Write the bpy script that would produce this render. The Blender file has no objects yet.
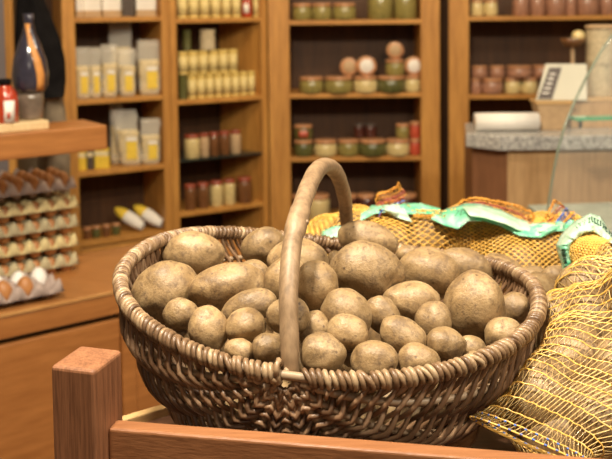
import bpy, bmesh, math, random
from mathutils import Vector, Matrix, noise, Quaternion
from mathutils.bvhtree import BVHTree
random.seed(7)
PI = math.pi
sc = bpy.context.scene
col = sc.collection

# ------------------------------------------------------------------ camera
F = 900.0
CZ = 1.65
cam_d = bpy.data.cameras.new('camera'); cam = bpy.data.objects.new('camera', cam_d); col.objects.link(cam)
sc.camera = cam
cam_d.sensor_width = 36; cam_d.lens = F/612*36
SH = -168/612
cam_d.shift_y = SH
ROT = Matrix.Rotation(math.radians(90-3.6), 3, 'X') @ Matrix.Rotation(math.radians(-0.6), 3, 'Z')
cam.matrix_world = Matrix.Translation((0, 0, CZ)) @ ROT.to_4x4()
cam_d.clip_start = .05
cam_d.dof.use_dof = True; cam_d.dof.focus_distance = .85; cam_d.dof.aperture_fstop = 9.5
CAM = Vector((0, 0, CZ))
def ray(x, y):
    return ROT @ Vector(((x-306)/F, (229.5-y)/F + SH*612/F, -1))
def at(x, y, Y):
    d = ray(x, y); return CAM + d*(Y/d.y)
def atz(x, y, z):
    d = ray(x, y); return CAM + d*((z-CZ)/d.z)

sc.view_settings.view_transform = 'Standard'
sc.view_settings.look = 'None'
sc.view_settings.exposure = 0.0
sc.view_settings.gamma = 1
sc.view_settings.use_curve_mapping = False

# ------------------------------------------------------------------ materials
def mat(name):
    m = bpy.data.materials.new(name); m.use_nodes = True
    nt = m.node_tree; b = nt.nodes['Principled BSDF']
    return m, nt, b
def ramp(nt, fac, stops):
    r = nt.nodes.new('ShaderNodeValToRGB')
    el = r.color_ramp.elements
    while len(el) < len(stops): el.new(.5)
    for e, (p, c) in zip(el, stops):
        e.position = p; e.color = (*c, 1)
    nt.links.new(fac, r.inputs[0]); return r.outputs[0]
def noise_n(nt, vec, scale, detail=3, rough=.5, dist=0):
    n = nt.nodes.new('ShaderNodeTexNoise')
    n.inputs['Scale'].default_value = scale; n.inputs['Detail'].default_value = detail
    n.inputs['Roughness'].default_value = rough; n.inputs['Distortion'].default_value = dist
    if vec: nt.links.new(vec, n.inputs['Vector'])
    return n.outputs['Fac']
def mapping(nt, scale=(1,1,1), rot=(0,0,0), src='Object', loc=(0,0,0)):
    t = nt.nodes.new('ShaderNodeTexCoord'); m = nt.nodes.new('ShaderNodeMapping')
    m.inputs['Scale'].default_value = scale; m.inputs['Rotation'].default_value = rot; m.inputs['Location'].default_value = loc
    nt.links.new(t.outputs[src], m.inputs['Vector']); return m.outputs[0]
def bump(nt, b, h, strength=.3, dist=.002):
    n = nt.nodes.new('ShaderNodeBump'); n.inputs['Strength'].default_value = strength; n.inputs['Distance'].default_value = dist
    nt.links.new(h, n.inputs['Height']); nt.links.new(n.outputs[0], b.inputs['Normal'])
def mixc(nt, f, a, b_, mode='MIX'):
    m = nt.nodes.new('ShaderNodeMix'); m.data_type = 'RGBA'; m.blend_type = mode
    if isinstance(f, float): m.inputs[0].default_value = f
    else: nt.links.new(f, m.inputs[0])
    for i, v in ((6, a), (7, b_)):
        if isinstance(v, tuple): m.inputs[i].default_value = (*v, 1)
        else: nt.links.new(v, m.inputs[i])
    return m.outputs[2]
def sets(b, **k):
    for n, v in k.items():
        b.inputs[n.replace('_', ' ')].default_value = v
def plain(name, c, rough=.5, var=.12, scale=20, coat=0, metal=0):
    m, nt, b = mat(name)
    f = noise_n(nt, mapping(nt), scale, 3)
    d = tuple(v*(1-var) for v in c); l = tuple(min(1, v*(1+var)) for v in c)
    nt.links.new(ramp(nt, f, [(.3, d), (.7, l)]), b.inputs['Base Color'])
    sets(b, Roughness=rough, Metallic=metal)
    b.inputs['Coat Weight'].default_value = coat; b.inputs['Coat Roughness'].default_value = .08
    return m
def wood(name, c1, c2, grain=(30, 2, 30), rot=(0, 0, 0), rough=.5, knots=True, streak=1.0, coat=0):
    m, nt, b = mat(name)
    v = mapping(nt, grain, rot)
    f1 = noise_n(nt, v, 1.0, 6, .6, .6)
    v2 = mapping(nt, tuple(g*4 for g in grain), rot)
    f2 = noise_n(nt, v2, 1.2, 4, .6)
    base = ramp(nt, f1, [(.32, c1), (.52, tuple((a+b_)/2 for a, b_ in zip(c1, c2))), (.68, c2)])
    base = mixc(nt, .35*streak, base, ramp(nt, f2, [(.35, tuple(x*.72 for x in c1)), (.6, c2)]))
    if knots:
        vo = nt.nodes.new('ShaderNodeTexVoronoi'); vo.inputs['Scale'].default_value = 1.0
        nt.links.new(mapping(nt, tuple(max(3, g*.16) if g > 5 else 2.6 for g in grain), rot), vo.inputs['Vector'])
        base = mixc(nt, ramp(nt, vo.outputs['Distance'], [(.04, (.75,.75,.75)), (.09, (0,0,0))]), base, tuple(x*.35 for x in c1))
    nt.links.new(base, b.inputs['Base Color'])
    sets(b, Roughness=rough); b.inputs['Coat Weight'].default_value = coat
    bump(nt, b, f2, .25, .0015)
    return m

M = {}
# cabinet pine: vertical boards, horizontal boards
M['pine_v'] = wood('pine_vertical', (.37,.155,.030), (.62,.31,.072), (26, 26, 1.6))
M['pine_h'] = wood('pine_horizontal', (.37,.155,.030), (.62,.31,.072), (1.8, 26, 26), knots=False)
M['back'] = wood('shade_darkened_back_boards', (.052,.020,.005), (.105,.043,.012), (14, 14, 1.2), rough=.6)  # same pine, with the shade of the unlit interior put into the colour
M['counter'] = wood('cherry_counter', (.31,.115,.030), (.45,.185,.052), (3, 3, 36), rough=.38, knots=False, streak=.7)
M['counter_top'] = wood('cherry_top', (.33,.13,.035), (.47,.205,.062), (4, 26, 4), rot=(0,0,math.radians(37)), rough=.35, knots=False, streak=.6)
M['counter_edge'] = wood('pale_edge_wood', (.50,.24,.075), (.62,.34,.12), (5, 5, 30), rough=.4, knots=False)
M['post'] = wood('weathered_stained_post', (.17,.066,.028), (.37,.16,.072), (130, 130, 5), rough=.55, knots=False, streak=1.4)
M['crate'] = wood('red_stained_board', (.24,.095,.036), (.34,.145,.060), (5, 60, 60), rough=.42, knots=False, streak=.8)
M['platform'] = wood('brown_platform', (.13,.058,.03), (.19,.088,.048), (6, 40, 6), rough=.5, knots=False)
M['pale_strip'] = wood('pale_cut_edge', (.55,.33,.13), (.70,.46,.21), (12, 12, 60), rough=.55, knots=False)
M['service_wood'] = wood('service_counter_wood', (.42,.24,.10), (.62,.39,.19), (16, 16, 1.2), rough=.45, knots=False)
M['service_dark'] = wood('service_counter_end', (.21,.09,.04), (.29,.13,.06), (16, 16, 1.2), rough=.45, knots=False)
M['handle'] = wood('bare_willow_stick', (.17,.105,.055), (.38,.25,.14), (40, 40, 9), rough=.5, knots=True)
M['wall'] = plain('plaster', (.42,.33,.22), .9, .05, 6)
M['floor'] = wood('floor_boards', (.22,.12,.06), (.33,.19,.1), (10, 1.5, 10), rough=.5)
M['ceil'] = plain('ceiling_paint', (.5,.44,.34), .9, .03, 4)

def willow(name, stops, rough=.42, sc_=60):
    m, nt, b = mat(name)
    g = nt.nodes.new('ShaderNodeNewGeometry')
    f = noise_n(nt, mapping(nt), sc_, 4, .6)
    a = nt.nodes.new('ShaderNodeMath'); a.operation = 'MULTIPLY_ADD'; a.inputs[1].default_value = .62
    nt.links.new(g.outputs['Random Per Island'], a.inputs[0])
    s = nt.nodes.new('ShaderNodeMath'); s.operation = 'MULTIPLY'; s.inputs[1].default_value = .42
    nt.links.new(f, s.inputs[0]); nt.links.new(s.outputs[0], a.inputs[2])
    nt.links.new(ramp(nt, a.outputs[0], stops), b.inputs['Base Color'])
    sets(b, Roughness=rough)
    bump(nt, b, noise_n(nt, mapping(nt), 300, 3), .3, .0008)
    return m
M['weave'] = willow('woven_willow', [(.12,(.060,.030,.015)), (.4,(.155,.082,.040)), (.65,(.25,.145,.078)), (.92,(.42,.28,.17))])
M['wrap'] = willow('wrapped_willow', [(.12,(.095,.050,.024)), (.4,(.18,.105,.054)), (.65,(.29,.185,.10)), (.92,(.46,.335,.20))], .38)
M['rib'] = willow('willow_rib', [(.1,(.22,.14,.08)), (.9,(.38,.27,.165))], .5)

def potato_mat():
    m, nt, b = mat('potato_skin')
    oi = nt.nodes.new('ShaderNodeObjectInfo')
    t = nt.nodes.new('ShaderNodeTexCoord')
    ad = nt.nodes.new('ShaderNodeVectorMath'); ad.operation = 'ADD'
    mul = nt.nodes.new('ShaderNodeVectorMath'); mul.operation = 'SCALE'; mul.inputs['Scale'].default_value = 1.0
    nt.links.new(t.outputs['Object'], ad.inputs[0])
    cx = nt.nodes.new('ShaderNodeCombineXYZ')
    mm = nt.nodes.new('ShaderNodeMath'); mm.operation = 'MULTIPLY'; mm.inputs[1].default_value = 7
    nt.links.new(oi.outputs['Random'], mm.inputs[0])
    for i in range(3): nt.links.new(mm.outputs[0], cx.inputs[i])
    nt.links.new(cx.outputs[0], ad.inputs[1])
    v = ad.outputs[0]
    f1 = noise_n(nt, v, 38, 8, .72, .5)
    f2 = noise_n(nt, v, 130, 5, .7)
    f3 = noise_n(nt, v, 480, 3, .6)
    base = ramp(nt, f1, [(.32, (.15,.088,.040)), (.44, (.275,.175,.078)), (.56, (.37,.245,.118)), (.72, (.50,.35,.18))])
    base = mixc(nt, ramp(nt, f2, [(.50, (0,0,0)), (.66, (.8,.8,.8))]), base, (.15,.092,.048))
    vo = nt.nodes.new('ShaderNodeTexVoronoi'); vo.inputs['Scale'].default_value = 95; nt.links.new(v, vo.inputs['Vector'])
    vo.inputs['Randomness'].default_value = 1
    # sparse dark eyes
    spots = ramp(nt, vo.outputs['Distance'], [(.07, (.85,.85,.85)), (.17, (0,0,0))])
    sel = ramp(nt, noise_n(nt, v, 60, 1), [(.45, (0,0,0)), (.52, (1,1,1))])
    sp = mixc(nt, 1.0, spots, sel, 'MULTIPLY')
    base = mixc(nt, sp, base, (.085,.045,.022))
    tint = ramp(nt, oi.outputs['Random'], [(0, (.84,.84,.84)), (1, (1.0,1.0,1.0))])
    base = mixc(nt, 1.0, base, tint, 'MULTIPLY')
    nt.links.new(base, b.inputs['Base Color'])
    nt.links.new(ramp(nt, f2, [(.3, (.36,)*3), (.7, (.62,)*3)]), b.inputs['Roughness'])
    s = nt.nodes.new('ShaderNodeMath'); s.operation = 'ADD'; nt.links.new(f2, s.inputs[0]); nt.links.new(f3, s.inputs[1])
    bump(nt, b, s.outputs[0], .42, .0013)
    return m
M['potato'] = potato_mat()

def net_mat(name, c, trans=0.0, rough=.3):
    m, nt, b = mat(name)
    f = noise_n(nt, mapping(nt), 90, 3)
    nt.links.new(ramp(nt, f, [(.3, tuple(x*.8 for x in c)), (.7, tuple(min(1, x*1.15) for x in c))]), b.inputs['Base Color'])
    sets(b, Roughness=rough)
    b.inputs['Subsurface Weight'].default_value = 0
    return m
M['net'] = net_mat('yellow_net_thread', (.80,.47,.10))
M['net2'] = net_mat('pale_yellow_net_filament', (.86,.60,.24), rough=.2)
M['red'] = net_mat('red_net_thread', (.42,.10,.06))
M['blue'] = net_mat('blue_net_thread', (.07,.16,.48))
M['orange'] = net_mat('orange_net_thread', (.78,.36,.05))
def film(name, c, alpha):
    m, nt, b = mat(name)
    f = noise_n(nt, mapping(nt), 25, 3, .5, 1)
    nt.links.new(ramp(nt, f, [(.35, c), (.7, tuple(min(1, x*.5+.4) for x in c))]), b.inputs['Base Color'])
    sets(b, Roughness=.25, Alpha=alpha)
    b.inputs['Coat Weight'].default_value = .4
    bump(nt, b, noise_n(nt, mapping(nt), 60, 4, .6, 1.5), .6, .004)
    return m
M['film'] = film('green_plastic_film', (.12,.60,.32), .88)
M['film_pale'] = film('pale_green_plastic_film', (.48,.78,.52), .85)
M['ink'] = plain('dark_print', (.02,.06,.04), .5)
def granite():
    m, nt, b = mat('granite')
    vo = nt.nodes.new('ShaderNodeTexVoronoi'); vo.inputs['Scale'].default_value = 110; nt.links.new(mapping(nt), vo.inputs['Vector'])
    f = noise_n(nt, mapping(nt), 70, 4, .7)
    c = ramp(nt, f, [(.38, (.10,.10,.10)), (.5, (.33,.32,.30)), (.62, (.62,.60,.56))])
    c = mixc(nt, .4, c, ramp(nt, vo.outputs['Distance'], [(.2, (.12,.12,.12)), (.7, (.65,.63,.6))]))
    nt.links.new(c, b.inputs['Base Color']); sets(b, Roughness=.22)
    return m
M['granite'] = granite()
def glass(name, tint=(.85,.95,.9), alpha=.12):
    m, nt, b = mat(name)
    f = noise_n(nt, mapping(nt), 3, 2)
    nt.links.new(ramp(nt, f, [(.3, tint), (.7, tuple(x*.97 for x in tint))]), b.inputs['Base Color'])
    sets(b, Roughness=.04, Alpha=alpha); b.inputs['IOR'].default_value = 1.5
    return m
M['glass'] = glass('clear_glass')
M['green_glass'] = glass('green_glass_edge', (.05,.42,.20), .9)
M['smoke_glass'] = glass('smoky_glass_shelf', (.03,.04,.035), .93)
M['clear_bag'] = glass('clear_cellophane', (.9,.86,.76), .32)
M['dark_bottle'] = plain('dark_glass_bottle', (.035,.033,.05), .12, .3, 30, .8)
M['pulp_grey'] = plain('grey_pink_pulp', (.40,.31,.27), .9, .12, 60)
M['pulp_cream'] = plain('cream_yellow_pulp', (.66,.54,.27), .9, .10, 60)
M['pulp_olive'] = plain('pale_olive_pulp', (.50,.43,.26), .9, .10, 60)
M['egg_brown'] = plain('brown_eggshell', (.46,.20,.065), .45, .08, 60)
M['egg_white'] = plain('white_eggshell', (.85,.82,.77), .45, .03, 60)
M['black'] = plain('black_cloth', (.008,.007,.007), .9, .3, 30)
M['black'].node_tree.nodes['Principled BSDF'].inputs['Specular IOR Level'].default_value = .05
M['grey_cloth'] = plain('grey_brown_cloth', (.20,.155,.10), .9, .2, 30)
M['cream'] = plain('cream_label', (.80,.68,.42), .5, .08, 40)
M['white'] = plain('white_paper', (.82,.78,.72), .5, .04, 30)
M['yellow'] = plain('yellow_label', (.82,.58,.06), .5, .08, 40)
M['pasta'] = plain('pale_pasta', (.62,.50,.29), .5, .3, 160)
M['tan'] = plain('tan_card', (.50,.34,.19), .6, .1, 40)
M['redlid'] = plain('red_copper_lid', (.32,.07,.035), .3, .15, 40, .4)
M['copper'] = plain('copper_lid', (.55,.27,.13), .3, .15, 40, .3)
M['can'] = plain('yellow_cream_can_paper', (.68,.50,.15), .5, .08, 60)
M['can_label'] = plain('can_label_paper', (.70,.56,.24), .5, .12, 60)
M['green_jar'] = plain('pickled_green_contents', (.27,.22,.065), .3, .6, 170, .8)
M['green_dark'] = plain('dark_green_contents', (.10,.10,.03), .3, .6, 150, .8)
M['cream_jar'] = plain('cream_contents', (.66,.52,.24), .3, .15, 90, .8)
M['brown_jar'] = plain('brown_contents', (.17,.07,.025), .3, .3, 90, .8)
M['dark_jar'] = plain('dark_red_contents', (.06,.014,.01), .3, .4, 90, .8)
M['red_jar'] = plain('red_contents', (.50,.08,.04), .3, .25, 90, .8)
M['pink_jar'] = plain('pinkish_brown_contents', (.38,.19,.12), .3, .3, 90, .7)
M['sauce'] = plain('red_sauce', (.42,.045,.015), .2, .2, 50, .9)
M['board'] = wood('pale_board', (.66,.46,.22), (.78,.6,.34), (8, 30, 30), knots=False)
M['orange_label'] = plain('orange_label', (.62,.27,.07), .4, .1, 60)
M['basketry'] = plain('pale_cane', (.50,.41,.26), .7, .3, 120)
M['purple_grey'] = plain('grey_painted_panel', (.20,.17,.17), .7, .06, 6)
M['knob'] = plain('dark_wood_knob', (.10,.05,.025), .4)
M['stem'] = plain('dark_label', (.08,.06,.05), .5, .3, 120)

# ------------------------------------------------------------------ mesh helpers
class MB:
    def __init__(s): s.v = []; s.f = []; s.smooth = True
    def add(s, vs, fs):
        n = len(s.v); s.v += [tuple(p) for p in vs]; s.f += [tuple(i+n for i in q) for q in fs]; return s
    def tube(s, pts, r, n=6, closed=False, cap=True, flat=1.0):
        pts = [Vector(p) for p in pts]; m = len(pts)
        rs = r if isinstance(r, (list, tuple)) else [r]*m
        vs = []; prev = None
        for i, p in enumerate(pts):
            if closed: t = pts[(i+1) % m]-pts[i-1]
            else: t = pts[min(i+1, m-1)]-pts[max(i-1, 0)]
            if t.length < 1e-9: t = Vector((0,0,1))
            t.normalize()
            if prev is None:
                a = t.orthogonal().normalized()
                if abs(t.z) < .9: a = Vector((0,0,1)).cross(t).normalized()
            else:
                a = prev - t*prev.dot(t)
                if a.length < 1e-6: a = t.orthogonal()
                a.normalize()
            prev = a; b = t.cross(a)
            for k in range(n):
                an = 2*PI*k/n
                vs.append(p + a*math.cos(an)*rs[i] + b*math.sin(an)*rs[i]*flat)
        fs = []
        for i in range(m if closed else m-1):
            j = (i+1) % m
            for k in range(n):
                l = (k+1) % n
                fs.append((i*n+k, i*n+l, j*n+l, j*n+k))
        if cap and not closed:
            fs.append(tuple(range(n))[::-1]); fs.append(tuple((m-1)*n+k for k in range(n)))
        return s.add(vs, fs)
    def prism(s, poly, z0, z1):   # poly in xy CCW
        n = len(poly)
        vs = [(x, y, z0) for x, y in poly]+[(x, y, z1) for x, y in poly]
        fs = [tuple(range(n))[::-1], tuple(range(n, 2*n))]+[(i, (i+1) % n, n+(i+1) % n, n+i) for i in range(n)]
        return s.add(vs, fs)
    def box(s, o, u, v, w):      # origin corner + three edge vectors
        o, u, v, w = map(Vector, (o, u, v, w))
        vs = [o, o+u, o+u+v, o+v, o+w, o+u+w, o+u+v+w, o+v+w]
        fs = [(0,3,2,1), (4,5,6,7), (0,1,5,4), (1,2,6,5), (2,3,7,6), (3,0,4,7)]
        if u.cross(v).dot(w) < 0: fs = [f[::-1] for f in fs]
        return s.add(vs, fs)
    def lathe(s, prof, c=(0,0,0), n=20, ax=None):
        c = Vector(c); vs = []; m = len(prof)
        R = Matrix.Identity(3) if ax is None else Vector((0,0,1)).rotation_difference(Vector(ax)).to_matrix()
        for r, z in prof:
            for k in range(n):
                vs.append(c + R @ Vector((r*math.cos(2*PI*k/n), r*math.sin(2*PI*k/n), z)))
        fs = [(i*n+k, i*n+(k+1) % n, (i+1)*n+(k+1) % n, (i+1)*n+k) for i in range(m-1) for k in range(n)]
        fs.append(tuple(range(n))[::-1]); fs.append(tuple((m-1)*n+k for k in range(n)))
        return s.add(vs, fs)
    def grid(s, P, closed_u=False):   # P[i][j]
        m = len(P); n = len(P[0]); vs = [p for r in P for p in r]
        fs = [(i*n+j, i*n+j+1, ((i+1) % m)*n+j+1, ((i+1) % m)*n+j) for i in range(m if closed_u else m-1) for j in range(n-1)]
        return s.add(vs, fs)
    def build(s, name, m, parent=None, smooth=None, bevel=0, solid=0, seg=2, auto=False):
        off = wloc(parent) if parent else Vector((0,0,0))
        me = bpy.data.meshes.new(name)
        me.from_pydata([(v[0]-off.x, v[1]-off.y, v[2]-off.z) for v in s.v], [], s.f)
        me.materials.append(m)
        sm = s.smooth if smooth is None else smooth
        if sm:
            for p in me.polygons: p.use_smooth = True
        o = bpy.data.objects.new(name, me); col.objects.link(o)
        if parent: o.parent = parent
        if solid:
            d = o.modifiers.new('s', 'SOLIDIFY'); d.thickness = solid; d.offset = 0
        if bevel:
            d = o.modifiers.new('b', 'BEVEL'); d.width = bevel; d.segments = seg; d.limit_method = 'ANGLE'; d.angle_limit = math.radians(40)
        return o
def wloc(o):
    v = Vector((0,0,0))
    while o: v += o.location; o = o.parent
    return v
def tag(o, label, cat, group=None, kind=None):
    if label: o['label'] = label
    if cat: o['category'] = cat
    if group: o['group'] = group
    if kind: o['kind'] = kind
    return o
def empty(name, loc, label, cat, group=None):
    o = bpy.data.objects.new(name, None); col.objects.link(o); o.location = loc; o.empty_display_size = .05
    return tag(o, label, cat, group)
def struct(o): o['kind'] = 'structure'; return o
def copy_tree(o, parent=None):
    c = o.copy(); col.objects.link(c); c.parent = parent
    for ch in list(o.children): copy_tree(ch, c)
    return c
ORD = ['leftmost', 'second from the left', 'third from the left', 'fourth from the left', 'fifth from the left', 'sixth from the left', 'seventh from the left', 'eighth from the left', 'ninth from the left', 'tenth from the left', 'eleventh from the left', 'twelfth from the left']

# ------------------------------------------------------------------ room
def slab(name, o, u, v, w, m): return struct(MB().box(o, u, v, w).build(name, m, smooth=False))
slab('floor', (-3.2,-2.2,-.1), (6.4,0,0), (0,7.4,0), (0,0,.1), M['floor'])
slab('ceiling', (-3.2,-2.2,2.9), (6.4,0,0), (0,7.4,0), (0,0,.1), M['ceil'])
slab('wall_back', (-3.2,5.2,0), (6.4,0,0), (0,.1,0), (0,0,2.9), M['wall'])
slab('wall_left', (-3.3,-2.2,0), (.1,0,0), (0,7.4,0), (0,0,2.9), M['wall'])
slab('wall_right', (3.2,-2.2,0), (.1,0,0), (0,7.4,0), (0,0,2.9), M['wall'])
slab('wall_front', (-3.2,-2.3,0), (6.4,0,0), (0,.1,0), (0,0,2.9), M['wall'])

# ------------------------------------------------------------------ shelf cabinets
class Plane:                      # vertical front plane of a cabinet
    def __init__(s, p0, ang):
        s.p = Vector((p0[0], p0[1], 0)); s.u = Vector((math.cos(ang), math.sin(ang), 0)); s.n = Vector((-math.sin(ang), math.cos(ang), 0))
    def hit(s, x, y, back=0.0):
        d = ray(x, y); q = s.p + s.n*back
        k = (q-CAM).dot(s.n)/d.dot(s.n); return CAM + d*k
    def su(s, x, y=100): return (s.hit(x, y)-s.p).dot(s.u)
corner = at(268, 100, 4.5)
PLC = Plane((corner.x, 4.5), 0)
PLL = Plane((corner.x, 4.5), math.radians(30))
def cabinet(pl, x0, x1, tl, tr, shelves, name, label, depth=.30, zt=2.25, glass_at=(), matv='pine_v', sd=None, inner='pine_v'):
    """x0..x1 pixel outer edges, tl/tr pixel widths of the uprights, shelves = pixel y of shelf tops at mid"""
    s0, s1 = pl.su(x0), pl.su(x1); a = pl.su(x0+tl)-s0; b = s1-pl.su(x1-tr)
    base = pl.p + pl.u*(s0+s1)/2 + pl.n*depth/2
    t = empty(name, (base.x, base.y, 0), label, 'cabinet')
    u, n = pl.u, pl.n; Z = Vector((0,0,1))
    P = lambda s_, d_, z_: pl.p+u*s_+n*d_+Z*z_
    for (sa, w) in ((s0, a), (s1-b, b)):
        MB().box(P(sa, 0, 0), u*w, n*.022, Z*zt).build('face_frame', M[matv], t, False, .003)
    for (sa, w) in ((s0+a-.022 if a > .022 else s0, .02), (s1-b+.002, .02)):
        MB().box(P(sa, .022, 0), u*w, n*(depth-.02), Z*zt).build('side_panel', M[inner], t, False)
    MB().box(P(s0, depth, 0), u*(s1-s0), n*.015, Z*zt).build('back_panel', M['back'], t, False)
    zs = []
    xm = (x0+x1)/2
    for y in shelves:
        z = pl.hit(xm, y).z; zs.append(z)
        g = y in glass_at
        th = .008 if g else .022
        o = MB().box(P(s0+a-.004, .004, z-th), u*(s1-s0-a-b+.008), n*(sd or depth-.006), Z*th).build('glass_shelf' if g else 'shelf', M['smoke_glass'] if g else M['pine_h'], t, False, .002)
        if g: o['label'] = 'dark greenish glass shelf'
    MB().box(P(s0+a, .002, zt-.1), u*(s1-s0-a-b), n*.02, Z*.1).build('top_rail', M['pine_h'], t, False, .003)
    return t, zs, P, (s0, s1, a, b)
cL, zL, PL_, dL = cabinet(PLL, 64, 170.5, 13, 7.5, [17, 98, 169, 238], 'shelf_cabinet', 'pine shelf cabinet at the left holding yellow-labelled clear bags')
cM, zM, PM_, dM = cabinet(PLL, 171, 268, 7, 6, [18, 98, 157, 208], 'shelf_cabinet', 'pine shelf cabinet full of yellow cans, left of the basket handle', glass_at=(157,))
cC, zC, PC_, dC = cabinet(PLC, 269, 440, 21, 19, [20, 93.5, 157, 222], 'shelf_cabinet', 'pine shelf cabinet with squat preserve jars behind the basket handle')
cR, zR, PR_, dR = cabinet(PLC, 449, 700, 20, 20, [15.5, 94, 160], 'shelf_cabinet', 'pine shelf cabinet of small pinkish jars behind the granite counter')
s0, s1, a, b = dM
pa, pb = PM_(s1-b, .03, 0), PM_(s1-b-.10, .285, 0)
MB().box(pa, pb-pa, PLL.u*.012, Vector((0,0,2.2))).build('corner_panel', M['pine_v'], cM, False)
# lower cupboards of the left cabinets
for (t, P, d, z, nd) in ((cL, PL_, dL, zL[3], 2), (cM, PM_, dM, zM[3]-.13, 2), (cC, PC_, dC, zC[3]-.02, 2)):
    s0, s1, a, b = d; u = PLL.u if t is not cC else PLC.u; n = PLL.n if t is not cC else PLC.n
    Z = Vector((0,0,1))
    MB().box(P(s0+a, .0, 0), u*(s1-s0-a-b), n*.02, Z*(z-.03)).build('base_panel', M['pine_h'], t, False, .003)
    w = (s1-s0-a-b)/nd
    for k in range(nd):
        dr = MB().box(P(s0+a+w*k+.01, -.014, z-.20), u*(w-.02), n*.014, Z*.14).build('drawer', M['pine_h'], t, False, .004)
        c = P(s0+a+w*(k+.5), -.014, z-.13)
        MB().lathe([(.005, 0), (.006, .01), (.013, .014), (.013, .02), (.006, .025)], c, 12, -n).build('knob', M['knob'], dr)
# side board of the far-left case, with the wall shelf that meets the cabinet

# ------------------------------------------------------------------ shelf goods
def jar(pl, x0, x1, yt, z, back, body, lid='copper', name='preserve_jar', label='', cat='jar', group=None, ybase=None, shape='squat', lab=None, zo=0, tall=None):
    xc = (x0+x1)/2
    yb = ybase
    d = ray(xc, 100); q = pl.hit(xc, 100, back)
    sx = (q.y)/F
    r = (x1-x0)/2*sx*1.0; 
    c = Vector((q.x, q.y, z+zo)); c0 = c
    h = tall if tall else (yb-yt)*sx
    t = empty(name, c, label, cat, group)
    r *= 1.10 if shape != 'squat' else 1.08
    if shape == 'squat':
        prof = [(r*.80, 0), (r*.93, h*.03), (r*.99, h*.18), (r, h*.5), (r*.95, h*.72), (r*.86, h*.80)]
        MB().lathe(prof, c).build('glass_body', M[body], t)
        MB().lathe([(r*.86, h*.80), (r*.97, h*.81), (r*.98, h*.95), (r*.9, h), (r*.5, h*1.0)], c).build('lid', M[lid], t)
    elif shape == 'can':
        MB().lathe([(r*.94, 0), (r*.96, h*.03), (r*.94, h*.05), (r*.94, h*.94), (r*.96, h*.96), (r*.94, h), (r*.9, h*.985)], c).build('can_body', M[body], t)
        MB().lathe([(r*.955, h*.12), (r*.955, h*.80)], c).build('paper_label', M['can_label'], t) if lab else None
    else:   # straight jar with screw lid
        MB().lathe([(r*.9, 0), (r, h*.04), (r, h*.74), (r*.93, h*.82), (r*.85, h*.85)], c).build('glass_body', M[body], t)
        MB().lathe([(r*.92, h*.85), (r*.95, h*.86), (r*.95, h*.99), (r*.9, h)], c).build('lid', M[lid], t)
    if lab and shape != 'can':
        P = [[c+Vector((r*1.015*math.sin(a), -r*1.015*math.cos(a), h*(.2+.45*k))) for a in [(-.5+i*.125) for i in range(9)]] for k in (0, 1)]
        MB().grid(P).build('label_sticker', M[lab], t, solid=.0008)
    return t
def disc_jar(pl, xc, yc, r_px, z, back, face, label, r=None):
    """squat jar lying on its side, lid facing the room"""
    q = pl.hit(xc, yc, back); sx = q.y/F; r = r_px*sx
    c = Vector((q.x, q.y, z+r))
    t = empty('preserve_jar', (c.x, c.y, z), label, 'jar', 'jars lying with their lids forward in the centre cabinet')
    MB().lathe([(r*.8, 0), (r*.97, .01), (r*.97, .045), (r*.85, .055)], c, 20, (0, 1, 0)).build('glass_body', M['cream_jar'], t)
    MB().lathe([(r*.80, 0), (r*1.0, .003), (r*1.0, .012), (r*.9, .016)], c+Vector((0, .0, 0)), 22, (0,-1,0)).build('lid', M['copper'], t)
    MB().lathe([(r*.70, .0), (r*.66, .002)], c+Vector((0, -.016, 0)), 22, (0,-1,0)).build('lid_label', M[face], t)
    return t
def row(pl, spans, yt, yb, z, back, bodies, place, what, group, **k):
    for i, (x0, x1) in enumerate(spans):
        bd = bodies[i % len(bodies)]
        w = what if isinstance(what, str) else what[i % len(what)]
        jar(pl, x0, x1, yt, z, back, bd, ybase=yb, label='%s, %s %s' % (w, ORD[i].replace(' the left', ' left'), place), group=group, **k)
# centre cabinet
row(PLC, [(294,312), (313,332), (334,356)], 3, 20, zC[0], .05, ['green_jar'], 'of three on its top shelf', 'squat jar of green pickles', 'squat green jars on the top shelf of the centre cabinet')
for i, (a, b) in enumerate([(369,392), (395,416)]):
    jar(PLC, a, b, -8, zC[0], .06, 'green_jar', ybase=20, shape='tall', label='taller green jar on the top shelf of the centre cabinet, %s one' % ('left' if i == 0 else 'right'))
row(PLC, [(300,323), (325,352), (354,377), (378,404), (405,420)], 77, 93.5, zC[1], .05, ['green_jar', 'green_jar', 'cream_jar', 'green_dark', 'cream_jar'], 'in the centre cabinet\'s second shelf row',
    ['squat jar of green pickles', 'squat jar of green pickles', 'squat jar of cream preserve', 'squat jar of dark green preserve', 'squat jar of cream preserve'], 'squat jars on the second shelf of the centre cabinet')
hj = (93.5-77)*4.55/F
disc_jar(PLC, 349, 66, 9, zC[1]+hj, .09, 'tan', 'round jar showing a dull lid, standing on edge above the green jars')
disc_jar(PLC, 366.5, 66, 10, zC[1]+hj, .06, 'white', 'round jar on edge with the brightest white lid in the centre cabinet')
jar(PLC, 386, 404, 60, zC[1]+hj, .06, 'green_jar', ybase=76.5, label='squat green jar stacked on the row, under a round upright jar')
disc_jar(PLC, 395, 50, 8.5, zC[1]+hj*2.02, .07, 'tan', 'round jar on edge, topmost of the stack in the centre cabinet')
disc_jar(PLC, 414, 66, 9.5, zC[1]+hj, .06, 'white', 'round jar on edge nearest the right upright of the centre cabinet')
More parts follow.
